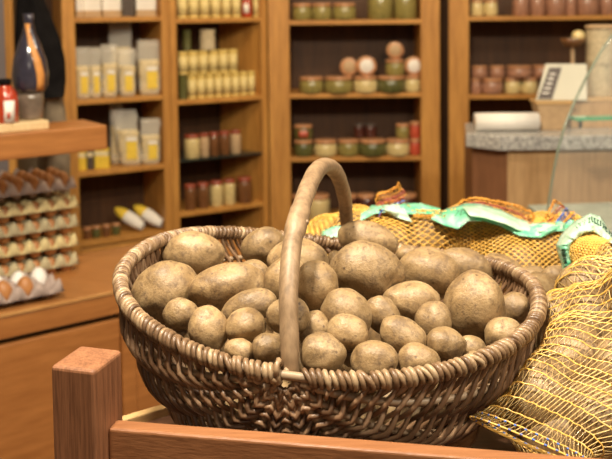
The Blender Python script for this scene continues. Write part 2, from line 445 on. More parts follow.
row(PLC, [(294,312), (314,336), (338,358), (359,385), (386,409), (410,420)], 140, 156.5, zC[2], .05, ['green_dark', 'cream_jar', 'green_jar', 'green_dark', 'cream_jar', 'red_jar'], 'in the third shelf row',
    ['squat jar of dark green preserve', 'squat jar of cream preserve', 'squat jar of mixed green preserve', 'squat jar of dark green preserve', 'squat jar of cream preserve', 'squat jar of red preserve'], 'squat jars on the third shelf of the centre cabinet')
jar(PLC, 294, 312, 124, zC[2]+hj, .06, 'green_dark', ybase=139, lab='red_jar', label='dark jar with a red spot stacked at the left end of the third shelf')
jar(PLC, 396, 409, 124, zC[2]+hj, .06, 'green_jar', ybase=139, label='small green jar stacked beside a red one on the third shelf')
jar(PLC, 410, 420, 122, zC[2]+hj, .06, 'red_jar', ybase=139, label='red jar stacked at the right end of the third shelf')
for i, (a, b) in enumerate([(354,364), (365,376)]):
    jar(PLC, a, b, 125, zC[2]+hj, .10, 'dark_jar', ybase=139, lid='stem', shape='tall', label='small dark jar stacked mid third shelf, %s of the pair' % ('left' if i == 0 else 'right'))
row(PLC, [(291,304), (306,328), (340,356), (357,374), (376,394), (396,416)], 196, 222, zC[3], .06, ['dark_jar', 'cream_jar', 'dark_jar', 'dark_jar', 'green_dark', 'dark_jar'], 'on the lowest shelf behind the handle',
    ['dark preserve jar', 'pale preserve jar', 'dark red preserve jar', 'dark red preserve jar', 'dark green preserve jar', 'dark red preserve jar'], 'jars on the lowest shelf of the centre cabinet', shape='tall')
# middle cabinet
S = 1
row(PLL, [(179,189), (190,200), (201,211), (212,222), (223,232), (233,242)], -8, 17.5, zM[0], .05, ['can'], 'of six on its top shelf', 'yellow can', 'yellow cans on the top shelf', name='tin_can', cat='can', shape='can', lab='cream')
jar(PLL, 243, 253, -4, zM[0], .05, 'sauce', ybase=17, lid='redlid', shape='tall', lab='white', label='orange-red jar with a white label at the end of the can row')
jar(PLL, 254.5, 262, -6, zM[0], .05, 'can', ybase=17, shape='can', lab='cream', name='tin_can', cat='can', label='yellow can right of the orange-red jar on the top shelf')
row(PLL, [(188,196.5), (197,205.5), (206,214), (214.5,222.5), (223,231), (231.5,239.5), (240,247.5), (248,255)], 73, 97, zM[1], .05, ['can'], 'in the lower can row', 'yellow cream-labelled can', 'lower row of stacked yellow cans', name='tin_can', cat='can', shape='can', lab='cream')
q = PLL.hit(220, 90, .05); hc = 24*q.y/F
row(PLL, [(179,188.5), (189,198.5), (199,208.5), (209,218.5), (219,228.5), (229,238)], 49, 72, zM[1]+hc+.001, .06, ['can'], 'in the upper can row', 'yellow cream-labelled can', 'upper row of stacked yellow cans', name='tin_can', cat='can', shape='can', lab='cream')
jar(PLL, 179, 187, 73, zM[1], .05, 'green_dark', ybase=97, shape='can', name='tin_can', cat='can', label='dark can at the left end of the lower can row')
jar(PLL, 201, 216, 29, zM[1]+hc*1.97+.002, .07, 'basketry', ybase=49, shape='can', name='tin_can', cat='can', label='single grey-beige can on top of the stacked yellow cans')
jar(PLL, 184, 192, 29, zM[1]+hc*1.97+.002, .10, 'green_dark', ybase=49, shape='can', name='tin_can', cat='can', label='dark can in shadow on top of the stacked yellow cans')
row(PLL, [(184,198.5), (199.5,208), (209,217.5), (218.5,229), (230,240)], 133, 157, zM[2], .05, ['cream_jar', 'tan', 'brown_jar', 'brown_jar', 'tan'], 'on the dark glass shelf',
    ['cream jar with a red lid', 'tan jar with a red lid', 'brown jar with a red lid', 'brown jar with a red lid', 'tan jar with a red lid'], 'jars with red lids on the glass shelf', shape='tall', lid='redlid')
row(PLL, [(183,194), (195.5,207), (209,221), (222.5,233.5), (236,250)], 182, 208, zM[3], .05, ['brown_jar', 'brown_jar', 'cream_jar', 'cream_jar', 'brown_jar'], 'on the can cabinet\'s lowest shelf',
    ['brown jar', 'brown jar with a white label', 'cream jar', 'cream jar', 'wide brown jar with a white tag'], 'jars on the lowest shelf of the can cabinet', shape='tall', lid='redlid')
# right cabinet
row(PLC, [(471,483), (484,497)], -2, 15.5, zR[0], .06, ['cream_jar'], 'atop the right cabinet', 'rounded jar of pale contents', 'pale jars on the top shelf of the right cabinet')
row(PLC, [(513,528), (530,544), (546,564), (565,575), (577,597), (599,614)], -6, 15, zR[0], .06, ['pink_jar'], 'atop the right cabinet', 'pinkish-brown jar', 'pinkish jars on the top shelf of the right cabinet', shape='tall', lid='redlid')
row(PLC, [(471,481), (482,502), (505,520), (521,537), (540,556)], 78, 94, zR[1], .05, ['pink_jar', 'pink_jar', 'cream_jar', 'cream_jar', 'pink_jar'], 'in the lower pink row',
    ['squat pinkish jar', 'squat pinkish jar', 'squat pink jar with a pale front', 'squat pink jar with a pale front', 'squat pinkish jar'], 'lower row of pink jars in the right cabinet')
row(PLC, [(472,487), (490,504), (507,531), (533,550)], 65, 77, zR[1]+.083, .05, ['pink_jar'], 'in the upper pink row', 'squat pinkish-brown jar', 'upper row of pink jars in the right cabinet')

def bag_pack(pl, x0, x1, yt, yb, z, back, label, content='pasta', lab='yellow', name='pasta_bag', lean=0, lie=False):
    q = pl.hit((x0+x1)/2, 100, back); sx = q.y/F; w = (x1-x0)*sx*1.10; h = (yb-yt)*sx; dth = min(.05, w*.6)
    t = empty(name, (q.x, q.y, z), label, 'bag')
    u, n = Vector((math.cos(math.radians(12)), math.sin(math.radians(12)), 0)), Vector((-math.sin(math.radians(12)), math.cos(math.radians(12)), 0))
    def shell(h0, h1, k, m, nm, pinch):
        rows_ = []
        for i in range(9):
            v = i/8; z_ = h0+(h1-h0)*v
            ring = []
            for j in range(16):
                a = 2*PI*j/16
                ca, sa = math.cos(a), math.sin(a)
                ex = math.copysign(abs(ca)**.6, ca)*w/2*k; ey = math.copysign(abs(sa)**.6, sa)*dth/2*k*(1-pinch*v)
                r_ = 1+.22*noise.noise(Vector((x0*.3+ca*1.6, sa*1.6, v*4)))*(.4+v)
                if i == 0: ex *= .9; ey *= .9
                ring.append(Vector((q.x, q.y, z))+u*(ex*r_+lean*z_)+n*ey*r_+Vector((0,0,z_)))
            rows_.append(ring+[ring[0]])
        b = MB().grid(rows_); 
        nb = len(rows_[0])
        b.f.append(tuple(range(nb-1))[::-1]); b.f.append(tuple((8*nb+j) for j in range(nb-1)))
        return b.build(nm, M[m], t)
    shell(.0, h*.64, .92, content, 'contents', .1)
    shell(.0, h, 1.0, 'clear_bag', 'clear_wrapper', .9)
    if lab:
        c = Vector((q.x, q.y, z)) - n*(dth/2+.002)
        MB().box(c-u*w*.12+Vector((0,0,h*.12))+u*lean*h*.3, u*w*.46, n*.0015, Vector((0,0,h*.32))).build('paper_label', M[lab], t, False)
        MB().box(c-u*w*.12+Vector((0,0,h*.445))+u*lean*h*.3, u*w*.46, n*.0015, Vector((0,0,h*.07))).build('label_header', M['white'], t, False)
    return t
pl = PLL
for i, (a, b, yt, s) in enumerate([(77,90,46,'partly behind the upright'), (91,101,47,'second from the upright'), (103,117,45,'third from the upright'), (120,135,50,'fourth from the upright'), (140,160,43,'nearest the can cabinet')]):
    bag_pack(PLL, a, b, yt, 98, zL[1], .06, 'clear bag with a yellow label on the second shelf, '+s)
bag_pack(PLL, 111, 131, 24, 98, zL[1], .16, 'tallest clear bag standing behind the others on the second shelf', lab=None)
for i, (a, b, s, c) in enumerate([(76,83,'cut off by the upright','tan'), (84.5,100,'second of the row','tan'), (103,120,'third of the row','tan'), (122.5,133,'dark and narrow','stem'), (136,156,'widest, at the right end','tan')]):
    q = PLL.hit((a+b)/2, 10, .07); sx = q.y/F
    t = empty('carton', (q.x, q.y, zL[0]), 'small packet on the top left shelf, '+s, 'packet')
    w = (b-a)*sx
    MB().box(q*Vector((1)) if False else Vector((q.x-w/2, q.y, zL[0])), (w,0,0), (0,.06,0), (0,0,.03)).build('carton_base', M['tan' if c == 'tan' else 'stem'], t, False, .002)
    MB().box(Vector((q.x-w/2, q.y, zL[0]+.03)), (w,0,0), (0,.06,0), (0,0,.13)).build('carton_body', M['white' if c == 'tan' else 'stem'], t, False, .002)
for (a, b, c, s) in [(78,85,'yellow','narrow yellow packet next to the upright on the third shelf'), (86.5,92.5,'stem','dark grey packet between two yellow ones on the third shelf'), (94,108,'yellow','wide yellow packet on the third shelf')]:
    q = PLL.hit((a+b)/2, 140, .05); w = (b-a)*q.y/F
    t = empty('carton', (q.x, q.y, zL[2]), s, 'packet')
    MB().box(Vector((q.x-w/2, q.y, zL[2])), (w,0,0), (0,.04,0), (0,0,.09)).build('carton_body', M[c], t, False, .002)
    MB().box(Vector((q.x-w/2, q.y-.001, zL[2]+.06)), (w,0,0), (0,.042,0), (0,0,.02)).build('label_band', M['cream'], t, False)
bag_pack(PLL, 110, 121, 108, 168, zL[2], .14, 'plain clear bag at the back of the third shelf', lab=None)
bag_pack(PLL, 120, 140, 112, 168, zL[2], .07, 'leaning clear bag of pale powder on the third shelf', lean=-.12)
bag_pack(PLL, 141, 158, 122, 168, zL[2], .05, 'short clear bag with yellow label at the right end of the third shelf')
for i, (x, s) in enumerate([(133, 'left'), (152, 'right')]):
    q = PLL.hit(x, 232, .08); t = empty('pasta_bag', (q.x, q.y, zL[3]), 'white and yellow bag lying on the lowest left shelf, %s one' % s, 'bag')
    ax = Vector((-.8, .35, .42)).normalized()
    b0 = Vector((q.x+.05, q.y-.02, zL[3]+.028))
    P = []
    for k in range(11):
        v = k/10; r = .031*(math.sin(PI*min(1, max(.12, v*.9+.08)))**.45)
        P.append([b0+ax*v*.17+Vector((0,.75,-.6)).normalized()*r*.75*math.sin(2*PI*j/14)+ax.cross(Vector((0,.75,-.6))).normalized()*r*math.cos(2*PI*j/14) for j in range(15)])
    MB().grid(P[:7]).build('clear_wrapper', M['white'], t); MB().grid(P[6:]).build('yellow_end', M['yellow'], t)
for i, x in enumerate([84, 93, 103, 113]):
    jar(PLL, x-4, x+4, 226, zL[3], .06, 'green_dark' if i % 2 else 'brown_jar', ybase=238, lid='copper', name='spice_jar', label='tiny jar lying low on the lowest left shelf, %s of four' % ORD[i], group='tiny jars on the lowest left shelf')

# ------------------------------------------------------------------ left sales counter with the egg trays
HC = CZ-.80
e0, e1 = atz(0, 314, HC), atz(125, 288, HC)
cu = (e1-e0); cu.z = 0; cu.normalize(); cn = Vector((-cu.y, cu.x, 0))
Z = Vector((0,0,1))
ct = empty('sales_counter', (e0+cu*.1+cn*.25)*Vector((1,1,0)) if False else Vector((e0.x, e0.y, 0)), 'reddish-brown wooden sales counter at the left under the egg trays', 'counter')
c0 = e0-cu*.8
LEN = 1.75
MB().box(c0+Z*-.012, cu*LEN, cn*.42, Z*.012).build('countertop', M['counter_top'], ct, False, .004)
MB().box(c0+Z*-.010-cn*.003, cu*LEN, cn*.003, Z*.010).build('edge_strip', M['counter_edge'], ct, False, .001)
MB().box(c0+Z*-.070+cn*.001, cu*LEN, cn*.02, Z*.058).build('apron_board', M['counter'], ct, False, .002)
MB().box(Vector((c0.x, c0.y, 0))+cn*.04, cu*LEN, cn*.36, Z*(HC-.03)).build('cabinet_body', M['stem'], ct, False)
sJ = (atz(148, 300, HC)-c0).dot(cu)
JS = [0, .42, sJ-.02, sJ+.02, LEN]
for a, b in ((0, .25), (.255, sJ-.022), (sJ+.026, LEN)):
    dr = MB().box(Vector((c0.x, c0.y, HC-.56))+cu*a+cn*.004, cu*(b-a), cn*.024, Z*.472).build('drawer_front', M['counter'], ct, False, .003)
    MB().box(Vector((c0.x, c0.y, .08))+cu*a+cn*.004, cu*(b-a), cn*.024, Z*(HC-.56-.09)).build('drawer_front', M['counter'], ct, False, .003)
MB().box(Vector((c0.x, c0.y, .0))+cu*(sJ-.02)-cn*.004, cu*.044, cn*.04, Z*(HC-.082)).build('pilaster', M['counter'], ct, False, .004)

# raised shelf above the counter
HS = CZ-.335
s1_ = atz(107, 125, HS)
st = empty('raised_shelf', Vector((s1_.x, s1_.y, HC)), 'thick reddish wooden shelf board raised above the egg trays', 'shelf')
MB().box(s1_-Z*.07, -cu*1.3, cn*.17, Z*.07).build('shelf_board', M['counter'], st, False, .004)
for a in (-.52, -1.2):
    MB().box(Vector((s1_.x, s1_.y, HC))+cu*a+cn*.13, cu*.05, cn*.04, Z*(HS-.07-HC)).build('support_post', M['counter'], st, False, .003)
MB().box(Vector((s1_.x, s1_.y, HC))+cu*-.50+cn*.175, -cu*.8, cn*.012, Z*(HS-.07-HC)).build('rear_panel', M['purple_grey'], st, False)

# egg trays
p = .0465
def tray_mesh(nx, ny, p=.0465):
    N = 8; vs = []; W = nx*N; H_ = ny*N
    for j in range(-1, H_+2):
        for i in range(-1, W+2):
            x = min(max(i, 0), W)/N*p; y = min(max(j, 0), H_)/N*p
            g = (.5+.5*math.cos(2*PI*x/p))*(.5+.5*math.cos(2*PI*y/p)); c = (.5-.5*math.cos(2*PI*x/p))*(.5-.5*math.cos(2*PI*y/p))
            z = .036*g**.7-.020*c**.7
            ed = i < 0 or j < 0 or i > W or j > H_
            if ed:
                x += (-.011 if i < 0 else .011 if i > W else 0); y += (-.011 if j < 0 else .011 if j > H_ else 0); z = .0
            else:
                # rim posts pull outwards at the edge and lean in
                pass
            vs.append((x, y, z+.021))
    n = W+3; m = H_+3
    fs = [(j*n+i, j*n+i+1, (j+1)*n+i+1, (j+1)*n+i) for j in range(m-1) for i in range(n-1)]
    return vs, fs
def tray(nx, ny, origin, mt, label, group=None, p=.0465):
    vs, fs = tray_mesh(nx, ny, p); b = MB(); b.add(vs, fs)
    o = b.build('egg_tray', M[mt], None, True, solid=.002)
    o.location = origin; o.rotation_euler = (0, 0, math.atan2(cu.y, cu.x))
    return tag(o, label, 'egg tray', group)
def egg_mesh(nm, m):
    prof = []
    for k in range(13):
        a = PI*k/12; z = -math.cos(a); r = math.sin(a)*(1-.13*z)
        prof.append((max(.0004, r*.0205), z*.0275))
    b = MB().lathe(prof, (0,0,0), 18); o = b.build(nm, M[m]); return o.data, o
eb, ebo = egg_mesh('egg', 'egg_brown'); ew, ewo = egg_mesh('egg', 'egg_white')
bpy.data.objects.remove(ebo); bpy.data.objects.remove(ewo)
def egg(me, loc, label, group):
    o = bpy.data.objects.new('egg', me); col.objects.link(o); o.location = loc
    o.rotation_euler = (random.uniform(-.15,.15), random.uniform(-.15,.15), random.random()*6)
    return tag(o, label, 'egg', group)
NX, NY = 6, 5
cr = atz(79, 277, HC)+cn*.075+cu*.02            # front right corner of the stack
o0 = cr - cu*(NX*p)
tm = ['pulp_olive', 'pulp_cream', 'pulp_olive', 'pulp_cream', 'pulp_grey']
names = ['pale olive bottom tray of the egg stack', 'cream yellow tray, second from the bottom of the egg stack', 'pale olive tray in the middle of the egg stack', 'cream yellow tray just under the top of the egg stack', 'grey-pink top tray of the egg stack']
sp = .0585
for k in range(5):
    base = o0 + Z*(sp*k)+cu*random.uniform(-.003,.003)
    tray(NX, NY, base, tm[k], names[k]+' on the counter', 'stacked egg trays')
    for i in range(NX):
        for j in range(NY):
            if j > 0 and i < NX-1 and k < 4: continue
            if j > 2 and k == 4: continue
            q = base + cu*(i+.5)*p + cn*(j+.5)*p + Z*(.044 if k == 4 else .021)
            lb = 'brown egg in the top tray of the stack' if k == 4 else 'brown egg peeping out between the stacked trays'
            egg(eb, q, lb, 'eggs in the top tray of the stack' if k == 4 else 'eggs between the stacked trays')
# open tray in front
fr = atz(66, 299, HC)+cn*.004
p2 = .058
fo = fr - cu*(5*p2+.011)+cn*.011
tray(5, 2, fo, 'pulp_grey', 'open grey-pink egg tray in front of the tall tray stack', None, p2)
for i in range(5):
    for j in range(2):
        if i == 4 and j == 0: continue
        wh = j == 1
        q = fo+cu*(i+.5)*p2+cn*(j+.5)*p2+Z*(.040)
        k = (4 if j else 3)-i
        eo = egg(ew if wh else eb, q, '%s egg in the open front tray, %s from its right end' % ('white' if wh else 'brown', ['first', 'second', 'third', 'fourth', 'fifth'][k]), 'eggs in the open front tray'); eo.scale = (1.16,)*3

# things on the raised shelf
def on_shelf(x, y0, dd):         # point on the raised shelf's top, dd metres back from its front edge
    q0 = s1_+cn*dd; d = ray(x, y0); k = (q0-CAM).dot(cn)/d.dot(cn); q = CAM+d*k; return Vector((q.x, q.y, HS))
b0 = on_shelf(49, 120, .03)
MB_ = MB().box(b0, -cu*.5, cn*.13, Z*.024)
tag(MB_.build('display_board', M['board'], None, False, .003), 'pale wooden board under the bottles on the raised shelf', 'board')
bz = HS+.024
q = on_shelf(31, 105, .085); sx = q.y/F; q.z = bz
t = empty('bottle', q, 'dark onion-shaped glass bottle with an orange strip label on the raised shelf', 'bottle')
R_ = 16.5*sx
MB().lathe([(R_*.62, 0), (R_*.70, .01), (R_*.78, 22*sx), (R_*.72, 27*sx)], q).build('base_section', plain('smoky_glass', (.16,.12,.09), .15, .3, 30, .8), t)
R_ *= 1.08
MB().lathe([(R_*.72, 27*sx), (R_*.95, 34*sx), (R_, 46*sx), (R_*.9, 60*sx), (R_*.6, 76*sx), (R_*.33, 88*sx), (R_*.24, 98*sx), (R_*.28, 101*sx), (R_*.28, 106*sx)], q, 24).build('glass_body', M['dark_bottle'], t)
P = []
for k, (zz, r, a) in enumerate([(96, .26, 0), (88, .36, .15), (76, .64, .45), (60, .93, .75), (46, 1.03, .88), (36, 1.0, .9), (30, .88, .9)]):
    P.append([q+Vector((R_*r*1.02*math.sin(a+d), -R_*r*1.02*math.cos(a+d), zz*sx)) for d in (-.24 if zz < 90 else -.6, 0, .24 if zz < 90 else .6)])
MB().grid(P).build('label_strip', M['orange_label'], t, solid=.001)
q = on_shelf(6, 105, .06); q.z = bz; sx = q.y/F
t = empty('sauce_bottle', q, 'red sauce bottle with black cap and white label at the left edge', 'bottle')
r = 12*sx
MB().lathe([(r*.9, 0), (r, .004), (r, 26*sx), (r*.8, 32*sx), (r*.45, 37*sx), (r*.42, 39*sx)], q, 24).build('glass_body', M['sauce'], t)
MB().lathe([(r*.5, 38*sx), (r*.52, 43*sx), (r*.45, 44*sx)], q).build('cap', M['black'], t)
P = [[q+Vector((r*1.02*math.sin(a), -r*1.02*math.cos(a), z_*sx)) for a in (.15, .45, .75, 1.05)] for z_ in (1, 23)]
MB().grid(P).build('label_sticker', M['white'], t, solid=.001)
P = [[q+Vector((r*1.05*math.sin(a), -r*1.05*math.cos(a), z_*sx)) for a in (.35, .5, .65)] for z_ in (5, 11)]
MB().grid(P).build('printed_mark', M['red_jar'], t, solid=.001)
# black garment hanging behind the bottles and the grey cloth below it
def cloth(name, outl, Y, m, label, cat, thick=.05):
    """soft body from rows (y, xleft, xright)"""
    rows_ = []
    for (y, xl, xr) in outl:
        a, b = at(xl, y, Y), at(xr, y, Y); w = (b-a).length; c = (a+b)/2; ring = []
        for j in range(24):
            an = 2*PI*j/24
            fold = 1+.18*math.sin(an*5+y*.03)
            ring.append(c+Vector((math.cos(an)*w/2, math.sin(an)*thick*fold, 0)))
        rows_.append(ring+[ring[0]])
    b = MB().grid(rows_); nb = 25
    b.f.append(tuple(range(24))); b.f.append(tuple((len(rows_)-1)*nb+j for j in range(24))[::-1])
    return tag(b.build(name, m, None), label, cat)
cloth('jacket', [(-30,22,36), (0,17,44), (20,16,52), (40,15,60), (60,15,65), (80,17,66), (97,22,64)], 2.86, M['black'], 'black garment hanging behind the onion-shaped bottle', 'garment')
cloth('cloth_sack', [(97,42,62), (110,40,65), (125,38,67), (160,38,70), (290,40,68)], 2.9, M['grey_cloth'], 'grey-brown cloth hanging below the black garment', 'cloth')
o = MB().box(at(7.5, 130, 3.05)*Vector((1,1,0)), Vector((.022,0,0)), Vector((0,.03,0)), Z*2.4).build('upright_batten', M['pine_v'], None, False, .002)
tag(o, 'narrow orange wooden batten upright at the far left edge', 'batten')
o.location.z = 0
a = at(-60, 130, 3.15)
tag(MB().box(Vector((a.x, a.y, 0)), Vector((.25,0,0)), Vector((0,.03,0)), Z*2.4).build('partition_panel', M['purple_grey'], None, False, .002), 'grey partition panel behind the red sauce bottle', 'panel')
for ob in [o]:
    pass

# ------------------------------------------------------------------ service counter (granite) and glass case
YG = 3.35
g0 = at(500, 137, YG); ZG = g0.z
gl = atz(466, 133.5, ZG)
gt = empty('service_counter', Vector((g0.x+.3, g0.y+.3, 0)), 'wooden service counter with a speckled grey granite top', 'counter')
gr = Vector((g0.x+1.5, g0.y+.03, 0)); bk = .38
poly = [(gl.x, gl.y), (g0.x, g0.y), (gr.x, gr.y), (gr.x, gr.y+bk), (gl.x+.05, gr.y+bk)]
MB().prism(poly, ZG-.052, ZG).build('granite_top', M['granite'], gt, False, .003)
ins = .03
MB().prism([(g0.x+.035, g0.y+ins), (gr.x, gr.y+ins), (gr.x, gr.y+bk-.05), (g0.x+.035, gr.y+bk-.05)], 0, ZG-.052).build('front_panel', M['service_wood'], gt, False, .002)
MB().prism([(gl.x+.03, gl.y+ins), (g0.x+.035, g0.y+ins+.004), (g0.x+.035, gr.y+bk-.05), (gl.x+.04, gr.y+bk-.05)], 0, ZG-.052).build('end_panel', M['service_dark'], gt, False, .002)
# paper roll lying on the granite
a, b = atz(478, 127, ZG), atz(540, 127, ZG)
a.y = b.y = YG+.16; ax = Vector((1,0,0))
rr = .036
a = at(475, 120, YG+.16); b = at(538, 120, YG+.16); a.z = b.z = ZG+rr
t = empty('paper_roll', Vector(((a.x+b.x)/2, a.y, ZG)), 'white paper roll lying on the granite counter', 'paper roll')
MB().lathe([(rr*.35, 0), (rr, .0), (rr, (b-a).length), (rr*.35, (b-a).length)], a, 28, (1,0,0)).build('paper_sheet', M['white'], t)
MB().lathe([(rr*.34, -.002), (rr*.34, (b-a).length+.002)], a, 16, (1,0,0)).build('core_tube', M['tan'], t)
# wooden box & planter with items
q = at(551, 127, YG+.2); q.z = ZG
c = Vector((q.x, q.y, ZG))
t = empty('wooden_tub', c, 'tapered brown wooden tub on the granite counter beside the paper roll', 'tub')
sx = q.y/F
def frus(cx, y0, w0, w1, d0, d1, z0, z1):
    vs = [(cx-w0/2, y0-d0/2, z0), (cx+w0/2, y0-d0/2, z0), (cx+w0/2, y0+d0/2, z0), (cx-w0/2, y0+d0/2, z0), (cx-w1/2, y0-d1/2, z1), (cx+w1/2, y0-d1/2, z1), (cx+w1/2, y0+d1/2, z1), (cx-w1/2, y0+d1/2, z1)]
    return vs, [(0,3,2,1), (4,5,6,7), (0,1,5,4), (1,2,6,5), (2,3,7,6), (3,0,4,7)]
MB().add(*frus(q.x, q.y, 24*sx, 34*sx, .09, .11, ZG, ZG+26*sx)).build('tub_body', M['tan'], t, False, .004)
MB().add(*frus(q.x, q.y, 36*sx, 37*sx, .115, .12, ZG+26*sx, ZG+29*sx)).build('tub_rim', M['pale_strip'], t, False, .003)
a = at(571, 127, YG+.22)
t = empty('wooden_box', Vector((a.x+.1, a.y, ZG)), 'wide pale brown box on the granite counter under the cream sign', 'box')
MB().box(Vector((a.x, a.y, ZG)), (.28,0,0), (0,.16,0), (0,0,27*sx)).build('box_body', M['service_wood'], t, False, .003)
MB().box(Vector((a.x-.004, a.y-.004, ZG+27*sx)), (.288,0,0), (0,.168,0), (0,0,.01)).build('box_lid', M['pale_strip'], t, False, .003)
zb = ZG+27*sx+.01
# sign resting on box and tub
Ys = YG+.20
pts = [at(536, 91, Ys-.02), at(587, 91, Ys-.02), at(587, 55, Ys+.05), at(546, 55, Ys+.05)]
t = empty('sign_board', Vector((pts[0].x, Ys, zb)), 'cream tilted card sign with a dark panel, standing on the tub and box', 'sign')
dz = zb+.002-pts[0].z
pts = [p_+Z*dz for p_ in pts]
def quad(pts, th, nm, m, par):
    n_ = (pts[1]-pts[0]).cross(pts[3]-pts[0]).normalized()*th
    return MB().add([*pts, *[p_-n_ for p_ in pts]], [(0,1,2,3), (7,6,5,4), (0,4,5,1), (1,5,6,2), (2,6,7,3), (3,7,4,0)]).build(nm, m, par, False)
quad(pts, .008, 'card', plain('cream_card', (.58,.56,.46), .6, .03, 10), t)
def bil(u, v, o=.002):
    a_ = pts[0].lerp(pts[1], u); b_ = pts[3].lerp(pts[2], u); return a_.lerp(b_, v)+Vector((0,-o,0))
quad([bil(.03,.03), bil(.31,.03), bil(.40,.90), bil(.10,.90)], .001, 'dark_panel', M['stem'], t)
for k in range(5):
    v = .18+k*.13
    quad([bil(.09+.014*k,v,.004), bil(.22+.014*k,v,.004), bil(.22+.014*k,v+.035,.004), bil(.09+.014*k,v+.035,.004)], .001, 'text_line', M['white'], t)
# cane canister and round wooden thing on right
q = at(601, 95, YG+.33); q.z = zb
t = empty('cane_basket', q, 'tall ribbed cane canister on the box at the right edge', 'canister')
prof = []
H_ = 70*sx
for k in range(29):
    v = k/28; prof.append(((15.5 if v > .48 else 13.5)*sx*(1+.03*math.cos(k*PI)), v*H_))
MB().lathe(prof, q, 24).build('woven_body', M['basketry'], t)
MB().lathe([(12*sx, H_), (17*sx, H_+.002), (17*sx, H_+.012), (12*sx, H_+.016)], q, 24).build('lid', M['tan'], t)
bx0 = at(603, 20, 4.25)
q = at(573, 40, YG+.34)
t = empty('round_bowl', Vector((q.x, q.y, q.z-.03)), 'dark round bowl with yellowish fruit atop the cream sign', 'bowl')
for (cx, w) in ((0, 0),):
    MB().lathe([(.004, -.028), (.03, -.025), (.048, -.005), (.052, .006), (.046, .006), (.03, -.012), (.004, -.018)], q, 22).build('bowl_body', M['brown_jar'], t)
MB().lathe([(.004, -.02), (.022, -.012), (.028, .005), (.02, .022), (.004, .028)], q+Vector((.022,0,.012)), 18).build('filling', M['cream_jar'], t)
MB().box(q+Vector((-.006,.0,-.028-(q.z-.028-zb))), (.012,0,0), (0,.012,0), (0,0,q.z-.028-zb)).build('stand', M['tan'], t, False)
# curved glass front of the case
prof = [(546,226,2.55), (549,200,2.55), (553,175,2.55), (558,150,2.55), (565,125,2.56), (574,103,2.58), (586,78,2.61), (600,53,2.65), (614,33,2.70), (632,12,2.78)]
pp = [at(*a_) for a_ in prof]
t = empty('display_case', Vector((pp[0].x+.3, pp[0].y+.2, 0)), 'glass display case with a curved front in front of the granite counter', 'display case')
pp = [at(541,262,2.55), at(543,245,2.55)]+pp
P = [[p_, p_+Vector((1.0,.10,0))] for p_ in pp]
MB().grid(P).build('curved_glass', M['glass'], t)
MB().tube(pp, .0035, 6).build('glass_edge', plain('grey_green_glass_edge', (.24,.29,.22), .2), t)
s0 = at(576, 121, 2.95)
MB().box(s0, (.8,.08,0), (-.005,.05,0), (0,0,.010)).build('glass_shelf', M['green_glass'], t, False)
MB().tube([s0+Vector((.03,.05,-.0)), s0+Vector((.03,.05,-.03))], .007, 8).build('shelf_bracket', M['stem'], t)
s0 = at(566, 240, 2.62)
MB().box(s0, (.9,.09,0), (-.02,.38,0), (0,0,.02)).build('case_floor', plain('grey_green_slab', (.42,.46,.38), .35), t, False, .003)
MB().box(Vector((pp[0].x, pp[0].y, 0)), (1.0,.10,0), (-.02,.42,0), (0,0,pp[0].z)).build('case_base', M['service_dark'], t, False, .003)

# ------------------------------------------------------------------ crate / display stand
H_b = .358
bl, br = atz(108, 428.5, CZ-H_b), atz(640, 472, CZ-H_b)
bu = (br-bl); bu.z = 0; bu.normalize(); bL = 1.0; br = bl+bu*bL; bn = Vector((-bu.y, bu.x, 0))
ZP = CZ-.489
stand = empty('display_crate', Vector((.2, 1.1, 0)), 'reddish-brown wooden crate stand that carries the wicker basket', 'crate stand')
MB().box(bl+Z*-.16, bu*bL, bn*.018, Z*.16).build('front_board', M['crate'], stand, False, .0025, seg=3)
# post
pc = atz(94, 371, CZ-.300)
ang = math.radians(-17)
pu = Vector((math.cos(ang), math.sin(ang), 0)); pn = Vector((-pu.y, pu.x, 0))
W_, T_ = .0415, .048
MB().box(Vector((pc.x, pc.y, 0))-pu*W_, pu*W_, pn*T_, Z*pc.z).build('corner_post', M['post'], stand, False, .0035, seg=3)
pe0, pe1 = atz(118, 427, ZP+.004), atz(172, 410.5, ZP+.004)
pe = (pe1-pe0); pe.z = 0; pe.normalize()
poly = [(bl.x-.02, bl.y+.02), (br.x, br.y+.02), (br.x, 1.75), (pe1.x+pe.x*.10, 1.75), (pe1.x+pe.x*.10, pe1.y+pe.y*.10), (pe0.x, pe0.y)]
MB().prism(poly, ZP-.02, ZP).build('platform', M['platform'], stand, False, .001)
pnn = Vector((-pe.y, pe.x, 0))
MB().box(pe0-Z*.028, pe*.24, pnn*.012, Z*.034).build('back_lip', M['pale_strip'], stand, False, .0015)
for x, y in ((br.x-.04, br.y+.05), (br.x-.04, 1.7), (pe1.x+.12, 1.68)):
    MB().box(Vector((x-.03, y, 0)), (.036,0,0), (0,.036,0), (0,0,ZP-.02)).build('corner_post', M['post'], stand, False, .003)

